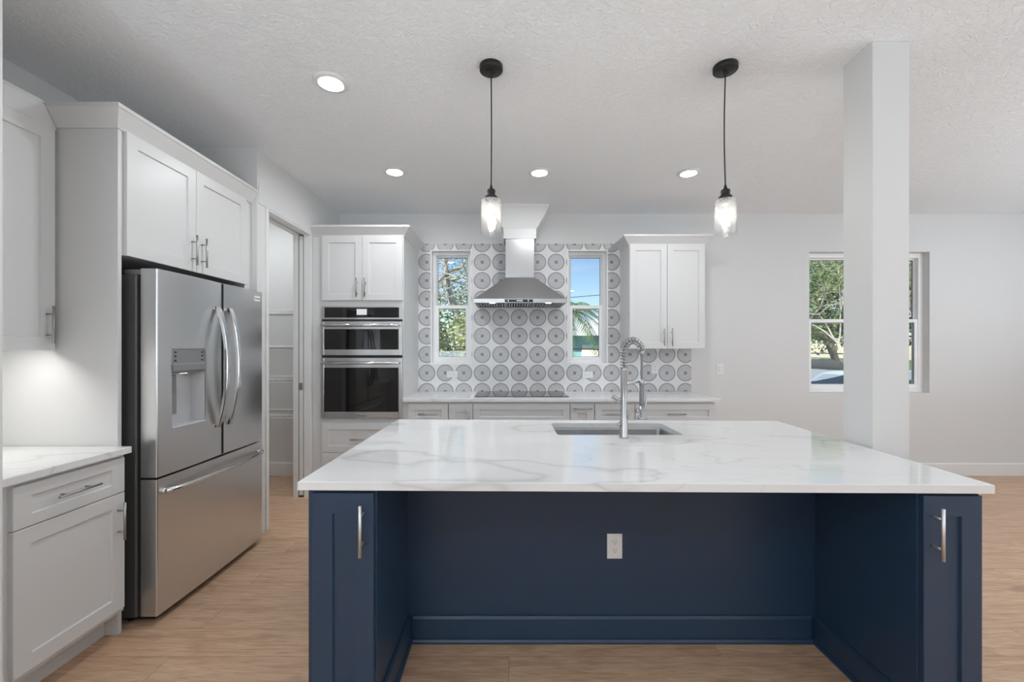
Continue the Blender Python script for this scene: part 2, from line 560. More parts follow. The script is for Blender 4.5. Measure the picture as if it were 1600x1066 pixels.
def structure(name, mb, mat, label, cat, origin=(0, 0, 0)):
    return tag(mb.build(name, mat, None, origin), label, cat, kind='structure')

# frames: (u along the run, d out from the wall face, z) -> world
def F_back(y):   # cabinet faces looking at the camera (-Y)
    return lambda u, d, z: (u, y - d, z)
def F_left(x):   # faces looking into the room from the left wall (+X)
    return lambda u, d, z: (x + d, u, z)

def shaker(T, u0, u1, z0, z1, th=0.02, stile=0.062, recess=0.009, rail=None):
    """one five-piece door or drawer front: rails, stiles and recessed panel in one mesh; front at d = th"""
    mb = MB()
    rail = stile if rail is None else rail
    e = 0.0018
    a, b = (u0, u1), (z0, z1)
    def ring(iu, iz, d):
        return [(u0 + iu, d, z0 + iz), (u1 - iu, d, z0 + iz), (u1 - iu, d, z1 - iz), (u0 + iu, d, z1 - iz)]
    rings = [ring(0, 0, 0), ring(0, 0, th - e), ring(e, e, th), ring(stile, rail, th),
             ring(stile + 0.003, rail + 0.003, th - recess)]
    vs = [T(*p) for r_ in rings for p in r_]
    fs = [(3, 2, 1, 0), (16, 17, 18, 19)]
    for i in range(4):
        for k in range(4):
            fs.append((i * 4 + k, i * 4 + (k + 1) % 4, (i + 1) * 4 + (k + 1) % 4, (i + 1) * 4 + k))
    return mb.add(vs, fs)

def bar_handle(T, u, z, d0, length, vertical, parent, r=0.0056, off=0.034, mat=None, name='handle', label=None):
    mb = MB()
    h = length / 2
    inset = 0.038
    if vertical:
        mb.cyl(T(u, d0 + off, z - h), T(u, d0 + off, z + h), r, 14)
        for s in (-1, 1):
            mb.cyl(T(u, d0 - 0.001, z + s * (h - inset)), T(u, d0 + off, z + s * (h - inset)), r * 0.72, 10)
    else:
        mb.cyl(T(u - h, d0 + off, z), T(u + h, d0 + off, z), r, 14)
        for s in (-1, 1):
            mb.cyl(T(u + s * (h - inset), d0 - 0.001, z), T(u + s * (h - inset), d0 + off, z), r * 0.72, 10)
    o = mb.build(name, mat or M['nickel'], parent)
    if label: o['label'] = label
    return o

HL = 0.176

# =================================================================== room
H = 2.857
YB = 4.615          # kitchen back wall face
XL = -2.555         # left wall face
XP = -1.847         # pantry wall face
XR, YR = 6.15, -2.1  # right wall, wall behind the camera
OPEN = [(-0.853, -0.406, 1.214, 2.462), (0.636, 1.080, 1.214, 2.462), (3.283, 4.598, 0.902, 2.444)]
WT = 0.20

mb = MB()
mb.box(-3.6, XR + 0.2, YR - 0.2, YB + WT, -0.25, 0.0)
structure('floor', mb, M['floor'], 'tan wood plank floor running across the whole kitchen', 'floor')
mb = MB(); mb.box(-3.6, XR + 0.2, YR - 0.2, YB + WT, H, H + 0.25)
structure('ceiling', mb, M['ceiling'], 'white textured ceiling with recessed lights', 'ceiling')

# back wall with three window openings
def wall_with_holes(xa, xb, za, zb, holes, y0, y1):
    m = MB()
    xs = sorted({xa, xb, *[h[0] for h in holes], *[h[1] for h in holes]})
    for i in range(len(xs) - 1):
        a, b = xs[i], xs[i + 1]
        hs = [h for h in holes if h[0] <= a + 1e-6 and h[1] >= b - 1e-6]
        z = za
        for h in sorted(hs, key=lambda q: q[2]):
            m.box(a, b, y0, y1, z, h[2]); z = h[3]
        m.box(a, b, y0, y1, z, zb)
    return m
structure('wall_back', wall_with_holes(-3.6, XR + 0.2, 0, H, OPEN, YB, YB + WT), M['wall'],
          'white back wall with three windows', 'wall')
mb = MB(); mb.box(XL - 0.15, XL, YR, 3.20, 0, H)
structure('wall_left', mb, M['wall'], 'white left wall behind the cabinets and refrigerator', 'wall')
mb = MB(); mb.box(XL, -1.702, 1.34, 1.42, 0, H)
structure('wall_stub', mb, M['wall'], 'white wall end at the left edge of the photo', 'wall')
mb = MB(); mb.box(XL, XP, 3.10, 3.20, 0, H)
structure('wall_niche', mb, M['wall'], 'white return wall between refrigerator niche and pantry', 'wall')
# pantry wall: header above the opening, near jamb stub, far stub
OY0, OY1, OZ = 3.236, 3.945, 2.456
mb = MB()
mb.box(XP - 0.16, XP, 3.20, OY1, OZ, H)
mb.box(XP - 0.16, XP, 3.20, OY0, 0, OZ)
mb.box(XP - 0.16, XP - 0.118, OY1, YB, 0, H)
mb.box(XP - 0.062, XP, OY1, YB, 0, H)
mb.box(XP - 0.118, XP - 0.062, OY1, YB, OZ, H)
mb.box(XP - 0.118, XP - 0.062, OY1 + 0.62, YB, 0, OZ)
structure('wall_pantry', mb, M['wall'], 'white wall around the pantry opening', 'wall')
mb = MB(); mb.box(-3.6, -3.25, 3.20, YB, 0, H); mb.box(-3.25, XL, 3.10, 3.20, 0, H)
structure('wall_pantry_side', mb, M['wall'], 'white side wall inside the pantry', 'wall')
mb = MB(); mb.box(XR, XR + 0.2, YR, YB, 0, H)
structure('wall_right', mb, M['wall'], 'white right wall of the room', 'wall')
mb = MB(); mb.box(-3.6, XR + 0.2, YR - 0.2, YR, 0, H)
structure('wall_rear', mb, M['wall'], 'white wall behind the viewer', 'wall')

# baseboards
mb = MB(); mb.sweep([(1.99, YB), (XR, YB)], [(0, 0), (0.015, 0), (0.015, 0.125), (0.010, 0.135), (0, 0.135)])
structure('baseboard_back', mb, M['trim'], 'white baseboard along the back wall at right', 'baseboard')
mb = MB(); mb.sweep([(-3.25, YB), (XP - 0.16, YB)], [(0, 0), (0.015, 0), (0.015, 0.135), (0.010, 0.145), (0, 0.145)])
structure('baseboard_pantry', mb, M['trim'], 'white baseboard inside the pantry', 'baseboard')

# opening trim: near casing, header, jambs
mb = MB()
mb.box(XP - 0.001, XP + 0.010, 3.205, 3.236, 0, OZ, 0.002)
mb.box(XP - 0.162, XP + 0.004, 3.236, 3.246, 0, OZ)
mb.box(XP - 0.162, XP - 0.118, OY1 - 0.010, OY1, 0, OZ - 0.012)
mb.box(XP - 0.062, XP + 0.004, OY1 - 0.010, OY1, 0, OZ - 0.012)
mb.box(XP - 0.162, XP - 0.112, 3.246, OY1, OZ - 0.012, OZ)
mb.box(XP - 0.068, XP + 0.004, 3.246, OY1, OZ - 0.012, OZ)
structure('trim_pantry', mb, M['trim'], 'white jamb and casing of the pantry opening', 'trim')
mb = MB(); mb.box(XP - 0.001, XP + 0.006, 3.112, YB - 0.001, OZ + 0.002, OZ + 0.15, 0.002)
structure('trim_header', mb, M['wall'], 'wide white header board above the pantry opening', 'trim')

# pocket door, slid almost fully into the far wall
dr = thing('door_1', (XP - 0.09, OY1 + 0.3, 0), 'white pocket door slid into the wall at the pantry opening', 'door', kind='structure')
mb = MB(); mb.box(XP - 0.109, XP - 0.071, OY1 - 0.004, OY1 + 0.60, 0.016, OZ - 0.02, 0.002)
mb.build('door_slab', M['trim'], dr)
mb = MB(); mb.box(XP - 0.104, XP - 0.076, OY1 - 0.008, OY1 - 0.003, 1.00, 1.065, 0.001)
mb.box(XP - 0.095, XP - 0.085, OY1 - 0.010, OY1 - 0.007, 1.015, 1.05)
lp = mb.build('edge_pull', M['nickel'], dr); lp['label'] = 'grey metal edge pull'
mb = MB(); mb.box(XP - 0.105, XP - 0.075, OY1 - 0.002, OY1 + 0.3, 0.0, 0.016)
mb.build('bottom_guide', M['rubber'], dr)

# pantry wire shelves on the back wall
shelf_words = ['topmost white wire pantry shelf, level with the oven display', 'second white pantry shelf from the top, beside the oven',
               'third white pantry shelf from the top', 'lowest white pantry shelf above the pantry baseboard']
for z, w in zip((1.77, 1.405, 1.075, 0.715), shelf_words):
    t = thing('pantry_shelf', (-2.6, YB - 0.17, z), w, 'shelf', 'white shelves in the pantry')
    xa_, xb_ = -3.245, XP - 0.165
    mb = MB()
    for yy, zz in ((YB - 0.355, z), (YB - 0.355, z - 0.03), (YB - 0.19, z - 0.004), (YB - 0.012, z)):
        mb.tube([(xa_, yy, zz), (xb_, yy, zz)], 0.0035, 8)
    mb.build('shelf_rail', M['vinyl'], t)
    mb = MB()
    nw = 42
    for k in range(nw):
        xx = xa_ + 0.01 + (xb_ - xa_ - 0.02) * k / (nw - 1)
        mb.tube([(xx, YB - 0.012, z + 0.004), (xx, YB - 0.352, z + 0.004), (xx, YB - 0.3585, z - 0.002), (xx, YB - 0.3585, z - 0.032)], 0.0017, 5)
    mb.build('shelf_wires', M['vinyl'], t)
    mb = MB(); mb.box(xa_, xb_, YB - 0.008, YB - 0.001, z - 0.012, z + 0.012, 0.002)
    mb.build('wall_clip_strip', M['vinyl'], t)

# structural post beside the island
mb = MB(); mb.box(1.742, 1.918, 2.022, 2.200, 0, H, 0.002)
structure('pillar', mb, M['wall'], 'square white post rising from floor to ceiling beside the island', 'pillar')

# hood chase with flared crown
mb = MB()
cx = 0.114
mb.box(cx - 0.168, cx + 0.168, 4.335, YB, 2.516, 2.66)
ct, cb = [], []
def taper(m, a, b):
    (xa0, xa1, ya, za), (xb0, xb1, yb, zb) = a, b
    vs = [(xa0, YB, za), (xa0, ya, za), (xa1, ya, za), (xa1, YB, za), (xb0, YB, zb), (xb0, yb, zb), (xb1, yb, zb), (xb1, YB, zb)]
    m.add(vs, [(0, 1, 2, 3), (7, 6, 5, 4), (0, 4, 5, 1), (1, 5, 6, 2), (2, 6, 7, 3), (3, 7, 4, 0)])
taper(mb, (cx - 0.172, cx + 0.172, 4.331, 2.62), (cx - 0.292, cx + 0.292, 4.29, 2.825))
taper(mb, (cx - 0.297, cx + 0.297, 4.285, 2.825), (cx - 0.297, cx + 0.297, 4.285, H))
structure('wall_chase', mb, M['trim'], 'white boxed chase with flared crown above the range hood', 'wall')

# tile backsplash (L shaped field with window openings), stands on the counter
ZC = 0.920
ZT = TZ0 + 8 * PITCH
ty0, ty1 = YB - 0.010, YB - 0.0005
mb = MB()
hs = OPEN[:2]
xs = [-0.987, hs[0][0], hs[0][1], hs[1][0], hs[1][1], 1.215]
for i in range(5):
    a, b = xs[i], xs[i + 1]
    h = [q for q in hs if abs(q[0] - a) < 1e-6]
    if h:
        mb.box(a, b, ty0, ty1, ZC, h[0][2]); mb.box(a, b, ty0, ty1, h[0][3], ZT)
    else:
        mb.box(a, b, ty0, ty1, ZC, ZT)
mb.box(1.215, 1.989, ty0, ty1, ZC, 1.42)
structure('backsplash', mb, M['tile'], 'grey and white wheel-patterned tile backsplash behind the counter', 'backsplash')

# windows
def window(i, op, label, f=0.042):
    x0, x1, z0, z1 = op
    yf = YB + 0.075
    zm = EYE + 64.5 / 660 * (yf + 0.02)     # meeting rail
    if i == 3: zm = EYE + 43.0 / 660 * (yf + 0.02)
    t = thing('window_%d' % i, ((x0 + x1) / 2, YB + 0.09, z0), label, 'window', kind='structure')
    g = 0.0008
    mb = MB()   # outer frame
    for a in ((x0 + g, x0 + f, z0 + g, z1 - g), (x1 - f, x1 - g, z0 + g, z1 - g)):
        mb.box(a[0], a[1], yf, yf + 0.085, a[2], a[3], 0.002)
    mb.box(x0 + f, x1 - f, yf, yf + 0.085, z1 - f, z1 - g, 0.002)
    mb.box(x0 + f, x1 - f, yf, yf + 0.085, z0 + g, z0 + f, 0.002)
    mb.build('window_frame', M['vinyl'], t)
    def sash(name, a0, a1, b0, b1, y, s, sb, st):
        m = MB()
        m.box(a0, a0 + s, y, y + 0.03, b0, b1, 0.002); m.box(a1 - s, a1, y, y + 0.03, b0, b1, 0.002)
        m.box(a0 + s, a1 - s, y, y + 0.03, b0, b0 + sb, 0.002); m.box(a0 + s, a1 - s, y, y + 0.03, b1 - st, b1, 0.002)
        o = m.build(name, M['vinyl'], t)
        m = MB()   # dark glazing bead round the pane
        e = 0.004
        for q in ((a0 + s, a0 + s + e, b0 + sb, b1 - st), (a1 - s - e, a1 - s, b0 + sb, b1 - st)):
            m.box(q[0], q[1], y + 0.012, y + 0.022, q[2], q[3])
        m.box(a0 + s, a1 - s, y + 0.012, y + 0.022, b1 - st - e, b1 - st)
        m.box(a0 + s, a1 - s, y + 0.012, y + 0.022, b0 + sb, b0 + sb + e)
        m.build('glazing_bead', M['midgrey'], o)
        m = MB(); m.box(a0 + s, a1 - s, y + 0.015, y + 0.019, b0 + sb, b1 - st)
        m.build('pane', M['pane'], o)
        return o
    k = 1.0
    sash('upper_sash', x0 + f - 0.004, x1 - f + 0.004, zm - 0.02, z1 - f + 0.004, yf + 0.045, 0.016, 0.03, 0.02)
    lo = sash('lower_sash', x0 + f - 0.004, x1 - f + 0.004, z0 + f - 0.004, zm + 0.022, yf + 0.010, 0.036, 0.042, 0.038)
    mb = MB()
    xm = (x0 + x1) / 2
    mb.box(xm - 0.045, xm + 0.045, yf + 0.002, yf + 0.010, z0 + f + 0.010, z0 + f + 0.016, 0.001)
    mb.build('finger_lift', M['vinyl'], lo)
    # bright edge strip where tile or wallboard turns into the opening
    if i < 3:
        mb = MB()
        w = 0.011
        for q in ((x0, x0 + w, z0, z1), (x1 - w, x1, z0, z1), (x0 + w, x1 - w, z0, z0 + w), (x0 + w, x1 - w, z1 - w, z1)):
            mb.box(q[0], q[1], YB - 0.014, YB + 0.06, q[2], q[3])
        mb.build('edge_trim', M['vinyl'], t)
    return t
window(1, OPEN[0], 'narrow white window left of the range hood, tree outside')
window(2, OPEN[1], 'narrow white window right of the range hood, blue sky outside')
window(3, OPEN[2], 'wide white window in the back wall partly behind the white post', 0.05)

# =================================================================== refrigerator wall
DX = -1.872          # front of over-fridge doors
TL = F_left(DX - 0.02)
def crown(path, zb, zt, p=0.062):
    m = MB()
    m.sweep(path, [(0, zb), (0.006, zb), (0.010, zb + 0.010), (p - 0.006, zt - 0.022), (p, zt - 0.018), (p, zt), (0, zt)])
    return m

fc = thing('refrigerator_cabinet', (-2.2, 2.56, 1.84), 'white two-door cabinet with tall side panel boxed over the stainless refrigerator', 'cabinet')
mb = MB()
mb.box(XL + 0.001, DX - 0.021, 2.062, 3.098, 1.842, 2.47)
mb.build('carcass', M['white'], fc)
mb = MB(); mb.box(XL + 0.001, -1.888, 2.040, 2.060, 0.0, 2.50, 0.001)
mb.build('side_panel', M['white'], fc)
mb = MB(); mb.box(DX - 0.10, DX - 0.020, 3.022, 3.098, 0.0, 2.47, 0.001)
mb.build('filler', M['white'], fc)
YS = 2.532
for a, b, hu in ((2.072, YS - 0.0015, YS - 0.040), (YS + 0.0015, 3.014, YS + 0.040)):
    d = shaker(TL, a, b, 1.842, 2.452).build('door', M['white'], fc)
    bar_handle(TL, hu, 1.966, 0.02, HL, True, d)
crown([(-2.178, 2.039), (-1.888, 2.039), (-1.888, 3.098)], 2.449, 2.545, 0.055).build('crown_molding', M['white'], fc)

uc = thing('upper_cabinet', (-2.35, 1.73, 1.38), 'white upper cabinet at the left edge above the side counter', 'cabinet', 'white wall cabinets')
UX = -2.172
TU = F_left(UX - 0.02)
mb = MB()
mb.box(XL + 0.001, UX - 0.021, 1.422, 2.038, 1.410, 2.45)
mb.box(UX - 0.045, UX - 0.021, 1.422, 2.038, 1.385, 1.410)
mb.build('carcass', M['white'], uc)
d = shaker(TU, 1.50, 2.024, 1.378, 2.434).build('door', M['white'], uc)
bar_handle(TU, 1.985, 1.498, 0.02, HL, True, d)
mb = MB(); mb.sweep([(UX - 0.022, 1.422), (UX - 0.022, 2.0385)],
                    [(0, 2.437), (0.012, 2.437), (0.014, 2.53), (0.006, 2.552), (-0.02, 2.562), (-0.03, 2.562), (-0.03, 2.437)])
mb.build('crown_molding', M['white'], uc)

ul = thing('under_cabinet_light', (-2.3, 1.75, 1.39), 'slim white light strip glowing under the left upper cabinet', 'light')
mb = MB(); mb.box(-2.244, -2.219, 1.44, 1.93, 1.399, 1.409, 0.001)
mb.build('housing', M['plastic'], ul)
mb = MB(); mb.box(-2.240, -2.222, 1.45, 1.92, 1.396, 1.3985)
mb.build('diffuser', M['bulb_led'], ul)
light('under_cabinet_lamp', 'AREA', (-2.229, 1.685, 1.394), (0, 0, 0), 1.7, 0.012, 0.46, (1, 0.985, 0.96))

# base cabinet at left
BX = -1.838
TB = F_left(BX - 0.02)
bc = thing('base_cabinet', (-2.2, 1.73, 0), 'white base cabinet with one drawer and door left of the refrigerator', 'cabinet', 'white base cabinets')
mb = MB()
mb.box(XL + 0.001, BX - 0.021, 1.423, 2.038, 0.125, 0.884)
mb.box(XL + 0.001, -1.952, 1.423, 2.038, 0.0, 0.125)
mb.build('carcass', M['white'], bc)
d = shaker(TB, 1.566, 2.022, 0.704, 0.867, stile=0.062, rail=0.045).build('drawer', M['white'], bc)
bar_handle(TB, 1.785, 0.787, 0.02, HL, False, d, r=0.005)
d = shaker(TB, 1.566, 2.022, 0.15, 0.700).build('door', M['white'], bc)
bar_handle(TB, 1.985, 0.574, 0.02, HL, True, d)

def slab(name, pts, zt, th, hole=None, parent=None, e=0.0025):
    """stone slab: polygon outline (ccw), optional hole outline, eased top edge"""
    bm = bmesh.new()
    n = len(pts)
    c = Vector((sum(p[0] for p in pts) / n, sum(p[1] for p in pts) / n))
    def inset(p, d):
        v = Vector(p) - c
        return (p[0] - math.copysign(d, v.x), p[1] - math.copysign(d, v.y))
    ptop = [inset(p, e) for p in pts]
    loops = {}
    def ring(ps, z): return [bm.verts.new((p[0], p[1], z)) for p in ps]
    t_o, m_o, b_o = ring(ptop, zt), ring(pts, zt - e), ring(pts, zt - th)
    def edges(r): return [bm.edges.new((r[i], r[(i + 1) % len(r)])) for i in range(len(r))]
    et, eb = edges(t_o), edges(b_o)
    for i in range(n):
        j = (i + 1) % n
        bm.faces.new((t_o[i], m_o[i], m_o[j], t_o[j])); bm.faces.new((m_o[i], b_o[i], b_o[j], m_o[j]))
    if hole:
        t_h, b_h = ring(hole, zt), ring(hole, zt - th)
        et += edges(t_h); eb += edges(b_h)
        for i in range(len(hole)):
            j = (i + 1) % len(hole)
            bm.faces.new((t_h[i], t_h[j], b_h[j], b_h[i]))
    bmesh.ops.triangle_fill(bm, use_beauty=True, use_dissolve=False, edges=et)
    bmesh.ops.triangle_fill(bm, use_beauty=True, use_dissolve=False, edges=eb)
    bm.verts.index_update()
    m = MB().add([v.co[:] for v in bm.verts], [[v.index for v in f.verts] for f in bm.faces])
    bm.free()
    return m

lc = slab('x', [(XL + 0.001, 1.422), (-1.818, 1.422), (-1.818, 2.036), (XL + 0.001, 2.036)], 0.915, 0.030).build('countertop', M['quartz'])
tag(lc, 'white veined quartz countertop left of the refrigerator', 'countertop')

# ------------------------------------------------------------------ refrigerator
FX = -1.755
F0, F1, FS = 2.116, 3.020, 2.600
fr = thing('refrigerator', (-2.15, (F0 + F1) / 2, 0), 'stainless steel french door refrigerator with ice dispenser and bottom freezer', 'refrigerator')
mb = MB(); mb.box(-2.52, -1.872, F0 + 0.006, F1 - 0.012, 0.028, 1.758, 0.006)
mb.build('case', M['steelgrey'], fr)
for y in (F0 + 0.05, F1 - 0.05):
    for x in (-2.45, -1.93):
        mb = MB(); mb.cyl((x, y, 0), (x, y, 0.03), 0.02, 12)
        mb.build('foot', M['rubber'], fr)
mb = MB(); mb.box(-1.90, -1.80, F0 + 0.03, F1 - 0.03, 0.012, 0.04)
mb.build('toe_grille', M['dark'], fr)
for y in (F0 + 0.05, F1 - 0.05):
    mb = MB(); mb.box(-1.95, -1.85, y - 0.032, y + 0.032, 1.7585, 1.786, 0.006, 2)
    mb.build('hinge_cover', M['midgrey'], fr)
mb = MB(); mb.box(-1.873, -1.846, F0 + 0.03, F1 - 0.03, 0.05, 1.755)
mb.build('door_gasket', M['rubber'], fr)

def door_block(y0, y1, z0, z1, bulge=0.008, hole=None, radii=(0.006, 0.006)):
    """fridge door: shell with softly rounded front vertical edges; front face gently bowed; optional rectangular opening"""
    m = MB()
    xb = -1.844
    def xf(y):
        t = (y - (y0 + y1) / 2) / ((y1 - y0) / 2)
        r = radii[0] if y - y0 < y1 - y else radii[1]
        edge = min(y - y0, y1 - y)
        x = FX + bulge * (1 - t * t) - bulge
        if edge < r:
            x -= r - math.sqrt(max(0, r * r - (r - edge) ** 2))
        return x
    ys = [y0 + d for d in (0, 0.0006, 0.002, 0.004, 0.006, 0.012)] + [y0 + 0.012 + (y1 - y0 - 0.024) * k / 12 for k in range(1, 12)] + [y1 - d for d in (0.012, 0.006, 0.004, 0.002, 0.0006, 0)]
    zs = [z0, z1]
    if hole:
        hy0, hy1, hz0, hz1 = hole
        ys = sorted([y for y in ys if not (abs(y - hy0) < 0.01 or abs(y - hy1) < 0.01)] + [hy0, hy1])
        zs = [z0, hz0, hz1, z1]
    V = {}
    vs = []
    def vid(key, p):
        if key not in V:
            V[key] = len(vs); vs.append(p)
        return V[key]
    fs = []
    for i in range(len(ys) - 1):
        for j in range(len(zs) - 1):
            if hole and hy0 - 1e-6 <= ys[i] and ys[i + 1] <= hy1 + 1e-6 and j == 1: continue
            q = [(i, j), (i + 1, j), (i + 1, j + 1), (i, j + 1)]
            fs.append([vid(k, (xf(ys[k[0]]), ys[k[0]], zs[k[1]])) for k in q])
    m.add(vs, fs, True)
    # sides, top, bottom, back
    top = [(xf(y), y, z1) for y in ys]; bot = [(xf(y), y, z0) for y in ys]
    m.add(top + [(xb, y1, z1), (xb, y0, z1)], [tuple(range(len(ys) + 2))])
    m.add(bot + [(xb, y1, z0), (xb, y0, z0)], [tuple(reversed(range(len(ys) + 2)))])
    for y in (y0, y1):
        m.add([(xb, y, z0), (xf(y), y, z0), (xf(y), y, z1), (xb, y, z1)], [(0, 1, 2, 3)])
    m.add([(xb, y0, z0), (xb, y1, z0), (xb, y1, z1), (xb, y0, z1)], [(0, 1, 2, 3)])
    return m

HZ = (2.205, 2.444, 0.966, 1.385)
d1 = door_block(F0, FS - 0.0035, 0.738, 1.787, hole=HZ, radii=(0.006, 0.0012)).build('door', M['steel'], fr)
d2 = door_block(FS + 0.0035, F1, 0.738, 1.787, radii=(0.0012, 0.006)).build('door', M['steel'], fr)
d3 = door_block(F0, F1, 0.042, 0.727).build('freezer_drawer', M['steel'], fr)

mb = MB(); mb.box(-1.843, FX - 0.003, FS - 0.0030, FS + 0.0034, 0.742, 1.783)
sl = mb.build('door_seal', M['rubber'], d2); sl['label'] = 'dark seal between the doors'
# dispenser in the left door
hy0, hy1, hz0, hz1 = HZ
mb = MB()
xin = -1.835
mb.add([(FX - 0.004, hy0, hz0), (FX - 0.004, hy1, hz0), (FX - 0.004, hy1, hz1), (FX - 0.004, hy0, hz1),
        (xin, hy0 + 0.012, hz0 + 0.012), (xin, hy1 - 0.012, hz0 + 0.012), (xin, hy1 - 0.012, hz1), (xin, hy0 + 0.012, hz1)],
       [(0, 1, 5, 4), (1, 2, 6, 5), (3, 0, 4, 7), (4, 5, 6, 7), (2, 3, 7, 6)])
mb.box(FX - 0.075, FX + 0.004, hy0, hy1, hz0 - 0.002, hz0 + 0.010, 0.003)
mb.build('dispenser_recess', M['lightgrey'], d1)
mb = MB()
mb.prism([(FX - 0.07, 1.252), (FX - 0.012, 1.252), (FX + 0.004, 1.268), (FX + 0.003, 1.300), (FX - 0.003, 1.306), (FX - 0.003, 1.384), (FX - 0.07, 1.384)], 'y', hy0 + 0.001, hy1 - 0.001)
dp = mb.build('dispenser_panel', M['midgrey'], d1)
mb = MB(); mb.box(FX - 0.062, FX - 0.045, hy0 + 0.05, hy0 + 0.085, 1.16, 1.245, 0.003)
mb.box(FX - 0.060, FX - 0.052, hy0 + 0.03, hy0 + 0.095, 1.03, 1.165, 0.003)
mb.build('ice_paddle', M['midgrey'], d1)
mb = MB(); mb.box(FX - 0.05, FX - 0.03, hy0 + 0.10, hy0 + 0.14, 1.2495, 1.2525)
mb.build('dispenser_lamp', M['bulb_led'], d1)
for yy in (hy0 + 0.022, hy1 - 0.022):
    for zz in (1.322, 1.345, 1.366):
        mb = MB(); mb.box(FX - 0.004, FX - 0.0022, yy - 0.007, yy + 0.007, zz - 0.004, zz + 0.004)
        mb.build('dispenser_button', M['dark'], d1)

def bow_handle(yc, z0, z1, parent, w=0.034, out=0.060):
    m = MB()
    pts = []
    N = 22
    for k in range(N + 1):
        t = -1 + 2 * k / N
        pts.append((FX + 0.006 + out * (1 - t * t) ** 0.8, yc, z0 + (z1 - z0) * k / N))
    vs, fs = [], []
    th = 0.017
    for k, p in enumerate(pts):
        vs += [(p[0] - th / 2, p[1] - w / 2, p[2]), (p[0] + th / 2 - 0.003, p[1] - w / 2, p[2]), (p[0] + th / 2, p[1] - w / 2 + 0.004, p[2]),
               (p[0] + th / 2, p[1] + w / 2 - 0.004, p[2]), (p[0] + th / 2 - 0.003, p[1] + w / 2, p[2]), (p[0] - th / 2, p[1] + w / 2, p[2])]
    for k in range(N):
        for j in range(6):
            fs.append((k * 6 + j, k * 6 + (j + 1) % 6, (k + 1) * 6 + (j + 1) % 6, (k + 1) * 6 + j))
    fs.append(tuple(range(6))); fs.append(tuple(N * 6 + j for j in reversed(range(6))))
    m.add(vs, fs)
    for zz in (z0, z1):
        m.box(FX - 0.012, FX + 0.010, yc - w / 2, yc + w / 2, zz - 0.018 if zz == z1 else zz, zz if zz == z1 else zz + 0.018, 0.002)
    return m.build('handle', M['steelbright'], parent)
bow_handle(FS - 0.060, 0.913, 1.638, d1)
bow_handle(FS + 0.046, 0.913, 1.638, d2)
mb = MB()
N = 24
pts = []
for k in range(N + 1):
    t = -1 + 2 * k / N
    pts.append((FX + 0.008 + 0.05 * (1 - t * t) ** 0.6, F0 + 0.035 + (F1 - F0 - 0.07) * k / N, 0.660))
mb.tube(pts, 0.0135, 14, True)
for y in (F0 + 0.035, F1 - 0.035):
    mb.cyl((FX - 0.014, y, 0.660), (FX + 0.012, y, 0.660), 0.0145, 14)
mb.build('handle', M['steelbright'], d3)
# maker's plate: raised strip with embossed marks too small to read
mb = MB(); mb.box(FX - 0.012, FX - 0.0016, 2.915, 2.985, 1.715, 1.752, 0.001)
pl = mb.build('badge', M['plastic'], d2)
mb = MB()
for k in range(8):
    mb.box(FX - 0.0020, FX - 0.0010, 2.921 + k * 0.0075, 2.9255 + k * 0.0075, 1.728, 1.740)
mb.build('badge_lettering', M['midgrey'], d2)

# =================================================================== back run
YC = 3.952   # door fronts of the tall oven cabinet and base cabinets
TK = F_back(YC + 0.02)
OX0, OX1 = XP + 0.002, -0.9875
oc = thing('oven_cabinet', ((OX0 + OX1) / 2, 4.29, 0), 'tall white cabinet housing the wall ovens beside the pantry', 'cabinet')
OV = (-1.757, -0.999, 0.737, 1.783)  # oven x0 x1 z0 z1
mb = MB()
mb.box(OX0, OV[0] + 0.010, YC + 0.021, YB - 0.001, 0.0, 2.455)
mb.box(OV[1] - 0.010, OX1, YC + 0.021, YB - 0.001, 0.0, 2.455)
mb.box(OV[0] + 0.010, OV[1] - 0.010, YC + 0.021, YB - 0.001, OV[3] - 0.008, 2.455)
mb.box(OV[0] + 0.010, OV[1] - 0.010, YC + 0.021, YB - 0.001, 0.11, OV[2] + 0.008)
mb.box(OV[0] + 0.010, OV[1] - 0.010, YC + 0.09, YB - 0.001, 0.0, 0.11)
mb.build('carcass', M['white'], oc)
xm = -1.3735
for a, b, hu in ((-1.750, xm - 0.0015, xm - 0.045), (xm + 0.0015, -0.995, xm + 0.032)):
    d = shaker(TK, a, b, 1.837, 2.441).build('door', M['white'], oc)
    bar_handle(TK, hu, 1.955, 0.02, HL, True, d)
for z0, z1 in ((0.413, 0.690), (0.12, 0.409)):
    d = shaker(TK, -1.750, -0.995, z0, z1).build('drawer', M['white'], oc)
    bar_handle(TK, xm, (z0 + z1) / 2 - 0.012, 0.02, 0.20, False, d)
crown([(OX0, YC + 0.02), (OX1, YC + 0.02), (OX1, YB - 0.001)], 2.441, 2.530, 0.070).build('crown_molding', M['white'], oc)

